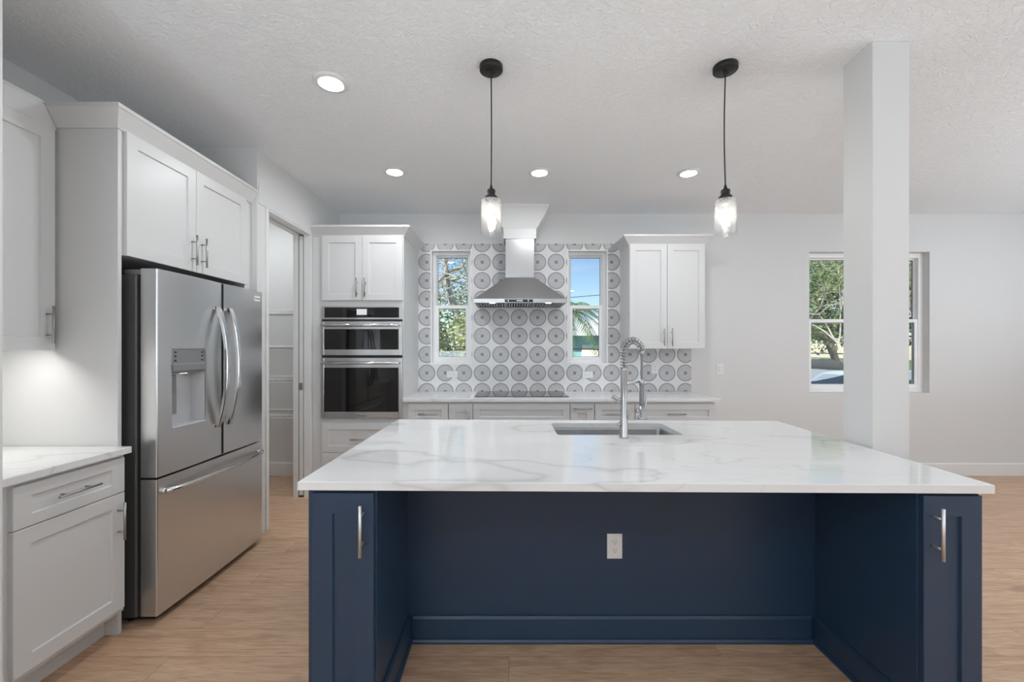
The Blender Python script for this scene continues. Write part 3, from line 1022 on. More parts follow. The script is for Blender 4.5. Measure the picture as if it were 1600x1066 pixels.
# wall oven (microwave over oven)
ov = thing('double_oven', ((OV[0] + OV[1]) / 2, 4.2, OV[2]), 'stainless double wall oven with black glass doors and control display', 'oven')
x0, x1, z0, z1 = OV
yf = YC + 0.012
mb = MB(); mb.box(x0 + 0.014, x1 - 0.014, yf + 0.012, 4.50, z0 + 0.012, z1 - 0.012)
mb.build('oven_body', M['dark'], ov)
mb = MB()   # control strip frame
mb.box(x0, x1, yf - 0.004, yf + 0.010, 1.660, z1, 0.002)
cp = mb.build('control_panel', M['steelv'], ov)
mb = MB(); mb.box(x0 + 0.030, x1 - 0.030, yf - 0.0065, yf - 0.0035, 1.676, 1.772)
cg = mb.build('control_glass', M['blackglass'], cp)
mb = MB(); mb.box(-1.425, -1.330, yf - 0.0078, yf - 0.0063, 1.702, 1.757)
mb.build('display', M['display'], cp)
mb = MB(); mb.box(x0, x1, yf + 0.004, yf + 0.011, 1.640, 1.661); mb.box(x0, x1, yf + 0.004, yf + 0.011, 1.300, 1.322)
mb.build('vent_gap', M['dark'], ov)
def oven_door(za, zb, hz, g0, g1):
    m = MB()
    yo = yf - 0.022
    m.box(x0, x0 + 0.032, yo, yf + 0.008, za, zb, 0.003); m.box(x1 - 0.032, x1, yo, yf + 0.008, za, zb, 0.003)
    m.box(x0 + 0.032, x1 - 0.032, yo, yf + 0.008, za, g0, 0.003); m.box(x0 + 0.032, x1 - 0.032, yo, yf + 0.008, g1, zb, 0.003)
    o = m.build('oven_door', M['steelv'], ov)
    m = MB(); m.box(x0 + 0.032, x1 - 0.032, yo + 0.002, yo + 0.008, g0, g1)
    m.build('door_glass', M['blackglass'], o)
    m = MB()
    m.cyl((x0 + 0.020, yo - 0.040, hz), (x1 - 0.020, yo - 0.040, hz), 0.0125, 16)
    for x in (x0 + 0.035, x1 - 0.035):
        m.box(x - 0.012, x + 0.012, yo - 0.040, yo, hz - 0.010, hz + 0.010, 0.003)
    m.build('handle', M['steelbright'], o)
    return o
oven_door(1.323, 1.640, 1.603, 1.378, 1.566)
lo = oven_door(z0, 1.300, 1.252, 0.795, 1.206)
mb = MB(); mb.box(-1.43, -1.33, yf - 0.0235, yf - 0.0215, 0.752, 0.766)
mb.build('badge', M['midgrey'], lo)

# base cabinets under the back counter
def base_unit(xa, xb, kind, label):
    t = thing('base_cabinet', ((xa + xb) / 2, 4.29, 0), label, 'cabinet', 'white base cabinets')
    m = MB()
    m.box(xa + 0.0005, xb - 0.0005, YC + 0.021, YB - 0.001, 0.11, 0.8885); m.box(xa + 0.0005, xb - 0.0005, YC + 0.09, YB - 0.001, 0, 0.11)
    m.build('carcass', M['white'], t)
    g = 0.0035
    ua, ub = xa + g, xb - g
    top, bot = 0.866, 0.125
    if kind == 'drawers':
        for za, zb in ((0.692, top), (0.412, 0.688), (bot, 0.408)):
            d = shaker(TK, ua, ub, za, zb, rail=0.055 if zb == top else None).build('drawer', M['white'], t)
            bar_handle(TK, (ua + ub) / 2, (za + zb) / 2 - 0.003, 0.02, HL, False, d)
    elif kind == 'cook':
        shaker(TK, ua, ub, 0.692, top, rail=0.055).build('false_front', M['white'], t)
        um = (ua + ub) / 2
        for a, b, h in ((ua, um - 0.0015, um - 0.04), (um + 0.0015, ub, um + 0.04)):
            d = shaker(TK, a, b, bot, 0.688).build('door', M['white'], t)
            bar_handle(TK, h, 0.57, 0.02, HL, True, d)
    elif kind == 'narrow_door':
        d = shaker(TK, ua, ub, bot, top, stile=0.058, rail=0.075).build('door', M['white'], t)
        bar_handle(TK, ub - 0.035, 0.745, 0.02, HL, True, d)
    elif kind == 'narrow_pull':
        d = shaker(TK, ua, ub, bot, top, stile=0.068, rail=0.085).build('door', M['white'], t)
        bar_handle(TK, (ua + ub) / 2, top - 0.038, 0.02, HL, False, d)
    return t
px2x = lambda p: (p - 795) / 660.0 * (YC + 0.0)
mb = MB(); mb.box(OX1 + 0.0005, px2x(637) - 0.0005, YC + 0.018, YC + 0.04, 0.11, 0.8885)
tag(mb.build('filler_strip', M['white']), 'narrow white filler strip between oven cabinet and first drawer', 'filler')
base_unit(px2x(637), px2x(700.5), 'drawers', 'white drawer base cabinet right beside the oven cabinet')
base_unit(px2x(700.5), px2x(738.8), 'narrow_door', 'narrow white base cabinet with vertical handle left of the cooktop')
base_unit(px2x(738.8), px2x(890.8), 'cook', 'widest white base cabinet, below the black cooktop')
base_unit(px2x(890.8), px2x(929), 'narrow_pull', 'narrow white base cabinet with horizontal handle right of the cooktop')
base_unit(px2x(929), px2x(992.3), 'drawers', 'white drawer base cabinet seen directly behind the faucet')
base_unit(px2x(992.3), px2x(1118.5), 'drawers', 'white drawer base cabinet at the right end of the back counter')

mb = slab('x', [(OX1 + 0.001, 3.930), (1.976, 3.930), (1.976, YB - 0.0005), (OX1 + 0.001, YB - 0.0005)], ZC - 0.0005, 0.030)
tag(mb.build('countertop', M['quartz']), 'white quartz countertop along the tiled back wall', 'countertop')

# cooktop
ct = thing('cooktop', (0.124, 4.32, ZC), 'black glass cooktop set in the back counter under the hood', 'cooktop')
mb = MB(); mb.box(-0.333, 0.581, 4.065, 4.580, ZC, ZC + 0.006, 0.002)
mb.build('glass_top', M['cooktop'], ct)
for x, y, r in ((-0.15, 4.20, 0.08), (-0.15, 4.44, 0.10), (0.124, 4.33, 0.12), (0.40, 4.20, 0.10), (0.40, 4.44, 0.08)):
    mb = MB()
    mb.lathe([(r, ZC + 0.0061), (r, ZC + 0.0065), (r - 0.003, ZC + 0.0065), (r - 0.003, ZC + 0.0061)], x, y, 40)
    mb.build('burner_ring', M['midgrey'], ct)

# range hood
hd = thing('range_hood', (cx, 4.36, 1.834), 'stainless pyramid range hood with chimney over the cooktop', 'range hood')
hx0, hx1, hyf, hyb = cx - 0.452, cx + 0.452, 4.115, YB - 0.0105
zr0, zr1, zr2 = 1.834, 1.872, 2.116
kx0, kx1, kyf = cx - 0.149, cx + 0.149, 4.340
mb = MB()
# rim with open bottom + pyramid shell
o_, i_ = 0.0, 0.012
def loop(x0, x1, y0, y1, z): return [(x0, y0, z), (x1, y0, z), (x1, y1, z), (x0, y1, z)]
L = [loop(hx0 + 0.012, hx1 - 0.012, hyf + 0.012, hyb, zr0 + 0.012), loop(hx0 + 0.012, hx1 - 0.012, hyf + 0.012, hyb, zr0), loop(hx0, hx1, hyf, hyb, zr0),
     loop(hx0, hx1, hyf, hyb, zr1), loop(kx0, kx1, kyf, hyb, zr2)]
vs = [p for l in L for p in l]
fs = []
for i in range(4):
    for k in range(4):
        fs.append((i * 4 + k, i * 4 + (k + 1) % 4, (i + 1) * 4 + (k + 1) % 4, (i + 1) * 4 + k))
fs.append((16, 17, 18, 19))
mb.add(vs, fs)
mb.build('canopy', M['steelhood'], hd)
mb = MB(); mb.box(kx0, kx1, kyf, hyb, zr2, 2.515, 0.002)
mb.build('chimney', M['steelhood'], hd)
mb = MB(); mb.box(kx0 - 0.004, kx0 + 0.270, hyf - 0.003, hyf + 0.002, 1.8385, 1.8650, 0.001)
cp = mb.build('control_panel', M['blackglass'], hd)
for k, x in enumerate((0.03, 0.115, 0.125, 0.135, 0.145, 0.155, 0.165, 0.225)):
    w = 0.004 if k in (0, 7) else 0.003
    mb = MB(); mb.box(kx0 + x - w, kx0 + x + w, hyf - 0.0036, hyf - 0.0029, 1.849, 1.856)
    mb.build('indicator_mark', M['displayled'], cp)
mb = MB()
mb.box(hx0 + 0.013, hx1 - 0.013, hyf + 0.013, hyf + 0.075, zr0 + 0.002, zr0 + 0.010)
mb.build('light_rail', M['steelhood'], hd)
for k in range(3):   # baffle filters
    w = (hx1 - hx0 - 0.03) / 3
    a = hx0 + 0.015 + k * w
    mb = MB()
    mb.box(a + 0.002, a + w - 0.002, hyf + 0.076, hyb - 0.01, zr0 + 0.012, zr0 + 0.016)
    n = 11
    for j in range(n):
        xx = a + 0.010 + j * (w - 0.02) / (n - 1)
        mb.box(xx - 0.0065, xx + 0.0065, hyf + 0.080, hyb - 0.012, zr0 + 0.001, zr0 + 0.009, 0.002)
    f_ = mb.build('baffle_filter', M['steelbright'], hd)
    mb = MB(); mb.box(a + 0.004, a + w - 0.004, hyf + 0.078, hyb - 0.011, zr0 + 0.0095, zr0 + 0.0118)
    mb.build('filter_back', M['dark'], f_)
for x in (cx - 0.275, cx + 0.275):
    mb = MB(); mb.lathe([(0.0001, zr0 - 0.001), (0.026, zr0 - 0.001), (0.030, zr0 + 0.001), (0.030, zr0 + 0.004)], x, hyf + 0.043, 24)
    mb.build('hood_lamp', M['bulb_led'], hd)
    light('hood_lamp_light', 'SPOT', (x, hyf + 0.043, zr0 - 0.006), (R(0), 0, 0), 0.7, color=(1, 0.98, 0.95)).data.spot_size = R(120)

# right upper cabinet
ru = thing('upper_cabinet', (1.60, 4.44, 1.385), 'white two-door upper cabinet right of the hood over the tiled counter', 'cabinet', 'white wall cabinets')
RX0, RX1, RY = 1.216, 1.987, 4.265
TR = F_back(RY + 0.02)
mb = MB(); mb.box(RX0, RX1, RY + 0.021, YB - 0.0005 - 0.0, 1.421, 2.45); mb.box(RX0, RX1, RY + 0.021, YB - 0.0105, 1.385, 1.421)
mb.build('carcass', M['white'], ru)
xm = 1.600
for a, b, hu in ((RX0 + 0.006, xm - 0.0015, xm - 0.038), (xm + 0.0015, RX1 - 0.006, xm + 0.042)):
    d = shaker(TR, a, b, 1.385, 2.440).build('door', M['white'], ru)
    bar_handle(TR, hu, 1.500, 0.02, HL, True, d)
crown([(RX0, YB - 0.001), (RX0, RY + 0.02), (RX1, RY + 0.02), (RX1, YB - 0.001)], 2.441, 2.530, 0.066).build('crown_molding', M['white'], ru)

# outlets and switch on the back wall
def outlet(x, y, z, label, horizontal=False, rocker=False, dirn=-1, name='wall_outlet', cat='outlet'):
    t = thing(name, (x, y, z), label, cat)
    w, h = (0.118, 0.072) if horizontal else (0.072, 0.118)
    m = MB(); m.box(x - w / 2, x + w / 2, y - 0.006, y, z - h / 2, z + h / 2, 0.002)
    m.build('cover_plate', M['plastic'], t)
    if rocker:
        m = MB(); m.box(x - 0.016, x + 0.016, y - 0.010, y - 0.005, z - 0.033, z + 0.033, 0.002)
        m.build('rocker', M['plastic'], t)
        return t
    for s in (-1, 1):
        m = MB()
        ox, oz = (s * 0.0195, 0) if horizontal else (0, s * 0.0195)
        n = 20
        pts = []
        for k in range(n):
            a = 2 * PI * k / n
            u_, v_ = 0.0172 * math.cos(a), 0.0172 * math.sin(a)
            if horizontal: u_ = max(-0.0135, min(0.0135, u_))
            else: v_ = max(-0.0135, min(0.0135, v_))
            pts.append((x + ox + u_, z + oz + v_))
        m.prism(pts, 'y', y - 0.0085, y - 0.005)
        r_ = m.build('receptacle', M['plastic'], t)
        m = MB()
        if horizontal:
            for q in (-0.006, 0.006): m.box(x + ox - 0.001, x + ox + 0.006, y - 0.0090, y - 0.0084, z + q - 0.0011, z + q + 0.0011)
            m.cyl((x + ox - 0.007, y - 0.0090, z), (x + ox - 0.007, y - 0.0084, z), 0.0024, 10)
        else:
            for q in (-0.006, 0.006): m.box(x + q - 0.0011, x + q + 0.0011, y - 0.0090, y - 0.0084, z + oz - 0.001, z + oz + 0.007)
            m.cyl((x, y - 0.0090, z + oz - 0.007), (x, y - 0.0084, z + oz - 0.007), 0.0024, 10)
        m.build('slots', M['dark'], r_)
    return t
outlet((706.7 - 795) / 143, YB - 0.0102, EYE - 39.8 / 143, 'white sideways outlet on the tile below the left narrow window', True)
outlet((917.8 - 795) / 143, YB - 0.0102, EYE - 40.8 / 143, 'white sideways outlet on the tile below the right narrow window', True)
outlet((1022.3 - 795) / 143, YB - 0.0102, EYE - 30.5 / 143, 'white upright outlet on the tile under the right upper cabinet')
outlet((1124.8 - 795) / 143, YB - 0.0002, EYE - 32 / 143, 'white light switch on the bare wall right of the tile', rocker=True, name='light_switch', cat='switch')

# =================================================================== island
ZI = 0.910
FL, FRt, BRt, BL = (-0.7536, 1.507), (1.6922, 1.4705), (1.762, 2.776), (-0.744, 2.837)
SK = (0.268, 0.966, 2.326, 2.694)   # sink opening
def rrect(x0, x1, y0, y1, r, n=5):
    out = []
    for cxx, cyy, a0 in ((x1 - r, y1 - r, 0), (x0 + r, y1 - r, 90), (x0 + r, y0 + r, 180), (x1 - r, y0 + r, 270)):
        for k in range(n + 1):
            a = R(a0 + 90 * k / n)
            out.append((cxx + r * math.cos(a), cyy + r * math.sin(a)))
    return out
mb = slab('x', [FL, FRt, BRt, BL], ZI, 0.030, hole=rrect(*SK, 0.022), e=0.002)
tag(mb.build('countertop', M['quartz']), 'large white veined quartz countertop on the navy island', 'countertop')

# sink bowl
sk = thing('sink', ((SK[0] + SK[1]) / 2, (SK[2] + SK[3]) / 2, 0.66), 'stainless undermount sink in the island countertop', 'sink')
zt = ZI - 0.0305
mb = MB()
loops = [(-0.028, zt, 0.03), (0.004, zt, 0.024), (0.006, zt - 0.01, 0.024), (0.010, zt - 0.20, 0.03), (0.030, zt - 0.225, 0.03)]
def ins(i, r): return rrect(SK[0] + i - 0.004, SK[1] - i + 0.004, SK[2] + i - 0.004, SK[3] - i + 0.004, r)
LL = [[(p[0], p[1], z) for p in ins(i, r)] for i, z, r in loops]
n = len(LL[0])
vs = [p for l in LL for p in l]
fs = [(i * n + k, i * n + (k + 1) % n, (i + 1) * n + (k + 1) % n, (i + 1) * n + k) for i in range(len(LL) - 1) for k in range(n)]
fs.append(tuple(range((len(LL) - 1) * n, len(LL) * n)))
mb.add(vs, fs, True)
mb.build('bowl', M['sinksteel'], sk)
mb = MB(); mb.lathe([(0.0001, zt - 0.222), (0.03, zt - 0.222), (0.042, zt - 0.219), (0.045, zt - 0.2235)], (SK[0] + SK[1]) / 2, (SK[2] + SK[3]) / 2 + 0.04, 24)
mb.build('drain', M['steelbright'], sk)

# faucet
fx, fy = 0.614, 2.255
fa = thing('faucet', (fx, fy, ZI), 'tall stainless spring faucet with pull-down sprayer standing at the near edge of the sink', 'faucet')
mb = MB()
mb.lathe([(0.0001, ZI), (0.0245, ZI), (0.0245, ZI + 0.006), (0.0215, ZI + 0.010), (0.0205, ZI + 0.100), (0.0165, ZI + 0.106), (0.0165, ZI + 0.355), (0.0175, ZI + 0.357), (0.0175, ZI + 0.372), (0.012, ZI + 0.376), (0.0001, ZI + 0.376)], fx, fy, 28)
mb.build('column', M['faucetsteel'], fa)
dvx, dvy = 0.110, 0.045          # towards the sprayer
dl = math.hypot(dvx, dvy); ux, uy = dvx / dl, dvy / dl
ra = dl / 2
zc = ZI + 0.455
path = [(fx, fy, ZI + 0.37), (fx, fy, ZI + 0.41)]
for k in range(25):
    a = PI - PI * k / 24
    path.append((fx + ux * (ra + ra * math.cos(a)), fy + uy * (ra + ra * math.cos(a)), zc + ra * 1.08 * math.sin(a)))
hx, hy = fx + dvx, fy + dvy
hose = path + [(hx, hy, zc - 0.03)] + [(hx, hy, zc - 0.03 - k * 0.02) for k in range(1, 9)]
mb = MB(); mb.tube(hose, 0.0062, 10)
mb.build('hose', M['midgrey'], fa)
# spring coil about the hose path
def resample(pts, n):
    P = [Vector(p) for p in pts]
    L_ = [0]
    for i in range(1, len(P)): L_.append(L_[-1] + (P[i] - P[i - 1]).length)
    out = []
    j = 0
    for k in range(n):
        s = L_[-1] * k / (n - 1)
        while j < len(P) - 2 and L_[j + 1] < s: j += 1
        t_ = (s - L_[j]) / max(1e-9, L_[j + 1] - L_[j])
        out.append(P[j].lerp(P[j + 1], min(1, t_)))
    return out
turns = 17
base = resample(path, turns * 12 + 1)
coil = []
for k, p in enumerate(base):
    d_ = (base[min(k + 1, len(base) - 1)] - base[max(k - 1, 0)]).normalized()
    side = Vector((-uy, ux, 0))
    nn = d_.cross(side).normalized()
    a = 2 * PI * k / 12
    coil.append(p + (side * math.cos(a) + nn * math.sin(a)) * 0.0185)
mb = MB(); mb.tube(coil, 0.0029, 6)
mb.build('spring', M['faucetsteel'], fa)
mb = MB()
mb.lathe([(0.0001, zc - 0.012), (0.015, zc - 0.012), (0.0165, zc), (0.015, zc + 0.012), (0.0001, zc + 0.012)], hx, hy, 20)
mb.build('spring_collar', M['faucetsteel'], fa)
mb = MB()
zs = ZI + 0.292
mb.tube([(fx, fy, zs - 0.012), (hx, hy, zs + 0.006)], 0.0052, 10)
mb.lathe([(0.0001, zs - 0.014), (0.014, zs - 0.014), (0.015, zs + 0.016), (0.0001, zs + 0.016)], hx, hy, 20)
mb.build('docking_arm', M['faucetsteel'], fa)
mb = MB()
mb.lathe([(0.0001, ZI + 0.165), (0.0125, ZI + 0.165), (0.0135, ZI + 0.172), (0.0125, ZI + 0.278), (0.009, ZI + 0.285), (0.0001, ZI + 0.285)], hx, hy, 20)
sh = mb.build('spray_grip', M['midgrey'], fa)
mb = MB()
mb.lathe([(0.0001, ZI + 0.092), (0.024, ZI + 0.092), (0.026, ZI + 0.097), (0.024, ZI + 0.102), (0.011, ZI + 0.112), (0.012, ZI + 0.164), (0.0001, ZI + 0.166)], hx, hy, 24)
mb.cyl((hx - ux * 0.006, hy - uy * 0.006, ZI + 0.140), (hx - ux * 0.030, hy - uy * 0.030, ZI + 0.140), 0.007, 12)
mb.cyl((hx - ux * 0.026, hy - uy * 0.026, ZI + 0.140), (hx - ux * 0.040, hy - uy * 0.040, ZI + 0.140), 0.0125, 16)
mb.build('spray_head', M['faucetsteel'], fa)
mb = MB()
mb.tube([(hx + ux * 0.008, hy + uy * 0.008, ZI + 0.135), (hx + ux * 0.022, hy + uy * 0.022, ZI + 0.150), (hx + ux * 0.030, hy + uy * 0.030, ZI + 0.200), (hx + ux * 0.034, hy + uy * 0.034, ZI + 0.245)], [0.006, 0.006, 0.0055, 0.0065], 10)
mb.build('spray_lever', M['faucetsteel'], fa)
mb = MB()
mb.tube([(fx, fy, ZI + 0.196), (fx - 0.030, fy + 0.012, ZI + 0.207), (fx - 0.056, fy + 0.022, ZI + 0.218)], [0.0095, 0.0095, 0.0105], 14)
mb.cyl((fx - 0.040, fy + 0.016, ZI + 0.205), (fx - 0.040, fy + 0.016, ZI + 0.185), 0.007, 12)
mb.build('filler_spout', M['faucetsteel'], fa)
mb = MB()
mb.cyl((fx - 0.018, fy, ZI + 0.072), (fx - 0.033, fy, ZI + 0.072), 0.0105, 16)
mb.build('side_knob', M['faucetsteel'], fa)
mb = MB()
mb.tube([(fx + 0.012, fy, ZI + 0.098), (fx + 0.022, fy - 0.006, ZI + 0.112), (fx + 0.044, fy - 0.016, ZI + 0.142)], [0.004, 0.0038, 0.0034], 8)
mb.build('lever_handle', M['faucetsteel'], fa)

# island cabinets: end cabinets facing the camera, sink base behind the knee space
KY = 2.003   # knee panel face
def end_cabinet(xa, xb, yfr, dxa, dxb, hu, label, inner):
    t = thing('island_cabinet', ((xa + xb) / 2, (yfr + KY) / 2, 0), label, 'cabinet', 'navy end cabinets of the island')
    m = MB(); m.box(xa, xb, yfr, KY - 0.0005, 0.0, ZI - 0.0305, 0.001)
    m.build('carcass', M['navy'], t)
    T = F_back(yfr - 0.0003)
    d = shaker(T, dxa, dxb, 0.112, ZI - 0.043, stile=0.072, rail=0.072, th=0.019).build('door', M['navy'], t)
    h = bar_handle(T, hu, 0.745, 0.019, 0.180, True, d, r=0.0055, off=0.036, mat=M['satin'])
    h['label'] = 'satin nickel bar handle'
    prof = [(0, 0), (0.026, 0), (0.026, 0.008), (0.020, 0.018), (0.014, 0.020), (0.014, 0.110), (0.008, 0.122), (0, 0.122)]
    m = MB()
    if inner > 0: m.sweep([(xb, yfr), (xb, KY - 0.0005)], prof)
    else: m.sweep([(xa, KY - 0.0005), (xa, yfr)], prof)
    m.build('base_molding', M['navy'], t)
    return t
end_cabinet(-0.7256, -0.478, 1.530, -0.7035, -0.484, -0.520, 'navy island end cabinet at left, handle on its right side', 1)
end_cabinet(1.452, 1.672, 1.503, 1.458, 1.664, 1.489, 'navy island end cabinet at right, handle on its left side', -1)
ib = thing('kitchen_island', (0.49, 2.37, 0), 'navy island body with recessed knee space panel facing the camera', 'island')
xa, xb, ya, yb = -0.7256, 1.700, KY, 2.735
mb = MB()
mb.box(xa, xb, ya, ya + 0.02, 0, ZI - 0.0305); mb.box(xa, xb, yb - 0.02, yb, 0.1, ZI - 0.0305)
mb.box(xa, xa + 0.02, ya + 0.02, yb - 0.02, 0, ZI - 0.0305); mb.box(xb - 0.02, xb, ya + 0.02, yb - 0.02, 0, ZI - 0.0305)
mb.box(xa + 0.02, xb - 0.02, ya + 0.02, yb - 0.02, 0.10, 0.12)
mb.build('carcass', M['navy'], ib)
mb = MB(); mb.sweep([(-0.451, KY), (1.425, KY)], [(0, 0), (0.026, 0), (0.026, 0.008), (0.020, 0.018), (0.014, 0.020), (0.014, 0.110), (0.008, 0.122), (0, 0.122)])
mb.build('base_molding', M['navy'], ib)
TI = lambda u, d, z: (u, yb + d, z)
for k in range(4):
    a = xa + 0.02 + k * (xb - xa - 0.04) / 4
    b = a + (xb - xa - 0.04) / 4
    d = shaker(TI, a + 0.003, b - 0.003, 0.115, ZI - 0.045).build('door', M['navy'], ib)
    bar_handle(TI, b - 0.05 if k % 2 == 0 else a + 0.05, 0.74, 0.02, HL, True, d)
outlet((960.5 - 795) / 660 * 1.997, KY - 0.0002, EYE - 309 / 660 * 1.997, 'white duplex outlet on the navy island panel')

# =================================================================== lamps
def pendant(x, y, label, tilt=0.0):
    t = thing('pendant_light', (x, y, 1.98), label, 'pendant light', 'pendant lights over the island')
    m = MB()
    m.lathe([(0.0001, H - 0.026), (0.058, H - 0.026), (0.0605, H - 0.023), (0.0605, H - 0.0005), (0.0001, H - 0.0005)], x, y, 36)
    c = m.build('canopy', M['blackmetal'], t)
    m = MB()
    m.tube([(x - 0.018, y - 0.012, H - 0.0262), (x - 0.018, y - 0.012, H - 0.032)], 0.004, 10)
    m.tube([(x + 0.018, y + 0.012, H - 0.0262), (x + 0.018, y + 0.012, H - 0.032)], 0.004, 10)
    m.lathe([(0.008, H - 0.026), (0.008, H - 0.045), (0.004, H - 0.055)], x, y, 14)
    m.build('strain_relief', M['blackmetal'], c)
    m = MB()
    pts = []
    for k in range(13):
        s = k / 12
        pts.append((x + tilt * math.sin(s * PI * 1.0) * 0.006, y, H - 0.05 - s * (H - 0.05 - 2.235)))
    m.tube(pts, 0.0034, 8)
    m.build('cord', M['cord'], t)
    m = MB()
    m.lathe([(0.004, 2.240), (0.009, 2.222), (0.011, 2.216), (0.021, 2.212), (0.0235, 2.203), (0.021, 2.196), (0.0225, 2.190), (0.0225, 2.183), (0.032, 2.178), (0.0335, 2.172), (0.0325, 2.1605), (0.0001, 2.1605)], x, y, 28)
    m.build('socket_cap', M['blackmetal'], t)
    m = MB()
    r = 0.0535
    m.lathe([(0.024, 2.1602), (r - 0.006, 2.1602), (r - 0.001, 2.157), (r, 2.150), (r, 1.984), (r - 0.001, 1.981), (r - 0.0035, 1.981), (r - 0.004, 1.984), (r - 0.004, 2.150), (r - 0.007, 2.156), (0.024, 2.1565)], x, y, 44)
    m.build('glass_shade', M['seeded'], t)
    m = MB()
    m.lathe([(0.0001, 2.1604), (0.013, 2.1604), (0.013, 2.135), (0.010, 2.131), (0.0001, 2.131)], x, y, 20)
    b = m.build('bulb_socket', M['lightgrey'], t)
    m = MB()
    m.lathe([(0.010, 2.131), (0.014, 2.115), (0.020, 2.085), (0.022, 2.060), (0.018, 2.035), (0.010, 2.020), (0.0001, 2.016)], x, y, 24)
    g = m.build('bulb', M['bulbglass'], t)
    m = MB()
    for k in range(4):
        a = PI / 2 * k + 0.4
        m.tube([(x + 0.003 * math.cos(a), y + 0.003 * math.sin(a), 2.115), (x + 0.010 * math.cos(a), y + 0.010 * math.sin(a), 2.035)], 0.0026, 8)
    m.build('filament', M['filament'], g)
    pl_ = light('pendant_lamp', 'POINT', (x, y, 2.075), (0, 0, 0), 3.0, color=(1, 0.95, 0.88))
    pl_.data.shadow_soft_size = 0.02
    return t
pendant(-0.092, 2.20, 'glass cylinder pendant light on black cord, left of the two over the island', 0.3)
pendant(1.128, 2.20, 'glass cylinder pendant light on black cord, right one nearest the white post', -1.0)

DOWN = []
def downlight(x, y, label, e=6.5):
    t = thing('recessed_light', (x, y, H - 0.02), label, 'recessed light', 'round recessed ceiling lights')
    m = MB()
    m.lathe([(0.060, H - 0.0006), (0.0605, H - 0.004), (0.064, H - 0.013), (0.070, H - 0.014), (0.086, H - 0.010), (0.094, H - 0.0006)], x, y, 44)
    m.build('trim_ring', M['trim'], t)
    m = MB()
    m.lathe([(0.0001, H - 0.0022), (0.0598, H - 0.0022)], x, y, 40)
    m.build('lens', M['lens'], t)
    light('recessed_lamp', 'AREA', (x, y, H - 0.008), (0, 0, 0), e, 0.115, color=(0.93, 0.965, 1.0), shape='DISK')
    return t
downlight(-0.981, 2.33, 'largest looking recessed ceiling light, above the refrigerator aisle')
downlight(-0.944, 3.50, 'recessed ceiling light in front of the oven cabinet')
downlight(0.256, 3.514, 'recessed ceiling light just right of the left pendant cord')
downlight(1.501, 3.526, 'recessed ceiling light just left of the right pendant cord')
for x, y in ((-2.6, 3.95),):
    light('pantry_lamp', 'AREA', (x, y, H - 0.01), (0, 0, 0), 8, 0.12, color=(0.93, 0.965, 1.0), shape='DISK')
# unseen lamps added to brighten the room, behind the viewer and at right
for x, y in ((-0.9, -1.2), (1.6, -1.2), (4.2, -1.2), (4.2, 1.2), (5.4, 2.9)):
    light('added_room_lamp', 'AREA', (x, y, H - 0.01), (0, 0, 0), 7, 0.12, color=(0.93, 0.965, 1.0), shape='DISK')

# =================================================================== outdoors
GZ = -0.6
mb = MB(); mb.box(-60, 70, YB + WT + 0.02, 120, GZ - 0.3, GZ)
structure('lawn_ground', mb, M['grass'], 'grassy ground outside the windows', 'ground')
mb = MB(); mb.box(4.0, 30, 6.0, 16.5, GZ, GZ + 0.02)
structure('driveway', mb, M['asphalt'], 'pale concrete driveway outside the right window', 'driveway')

def leaf_cloud(m, centre, rad, n, size, rng, shell=0.35):
    for _ in range(n):
        while True:
            p = Vector((rng.uniform(-1, 1), rng.uniform(-1, 1), rng.uniform(-1, 1)))
            if shell <= p.length <= 1: break
        p = Vector((centre[0] + p.x * rad[0], centre[1] + p.y * rad[1], centre[2] + p.z * rad[2]))
        a = Vector((rng.gauss(0, 1), rng.gauss(0, 1), rng.gauss(0, 0.7))).normalized()
        b = a.cross(Vector((rng.gauss(0, 1), rng.gauss(0, 1), rng.gauss(0, 1)))).normalized()
        s = size * rng.uniform(0.6, 1.3)
        m.add([p - a * s, p + b * s * 0.45, p + a * s, p - b * s * 0.45], [(0, 1, 2, 3)])

def branches(m, tips, p, d, r, length, depth, rng, droop=0.0, spread=0.7):
    n = 4
    pts, rs = [p.copy()], [r]
    for k in range(n):
        d = (d + Vector((rng.gauss(0, .16), rng.gauss(0, .16), rng.gauss(0, .12) - droop))).normalized()
        p = p + d * (length / n)
        pts.append(p.copy()); rs.append(r * (1 - 0.35 * (k + 1) / n))
    m.tube(pts, rs, 7, cap=False)
    tips.append(p.copy())
    if depth == 0: return
    for _ in range(rng.choice((2, 3))):
        dd = (d + Vector((rng.gauss(0, spread), rng.gauss(0, spread), rng.gauss(0.1, spread * 0.6)))).normalized()
        branches(m, tips, p, dd, r * 0.60, length * rng.uniform(0.65, 0.85), depth - 1, rng, droop, spread)

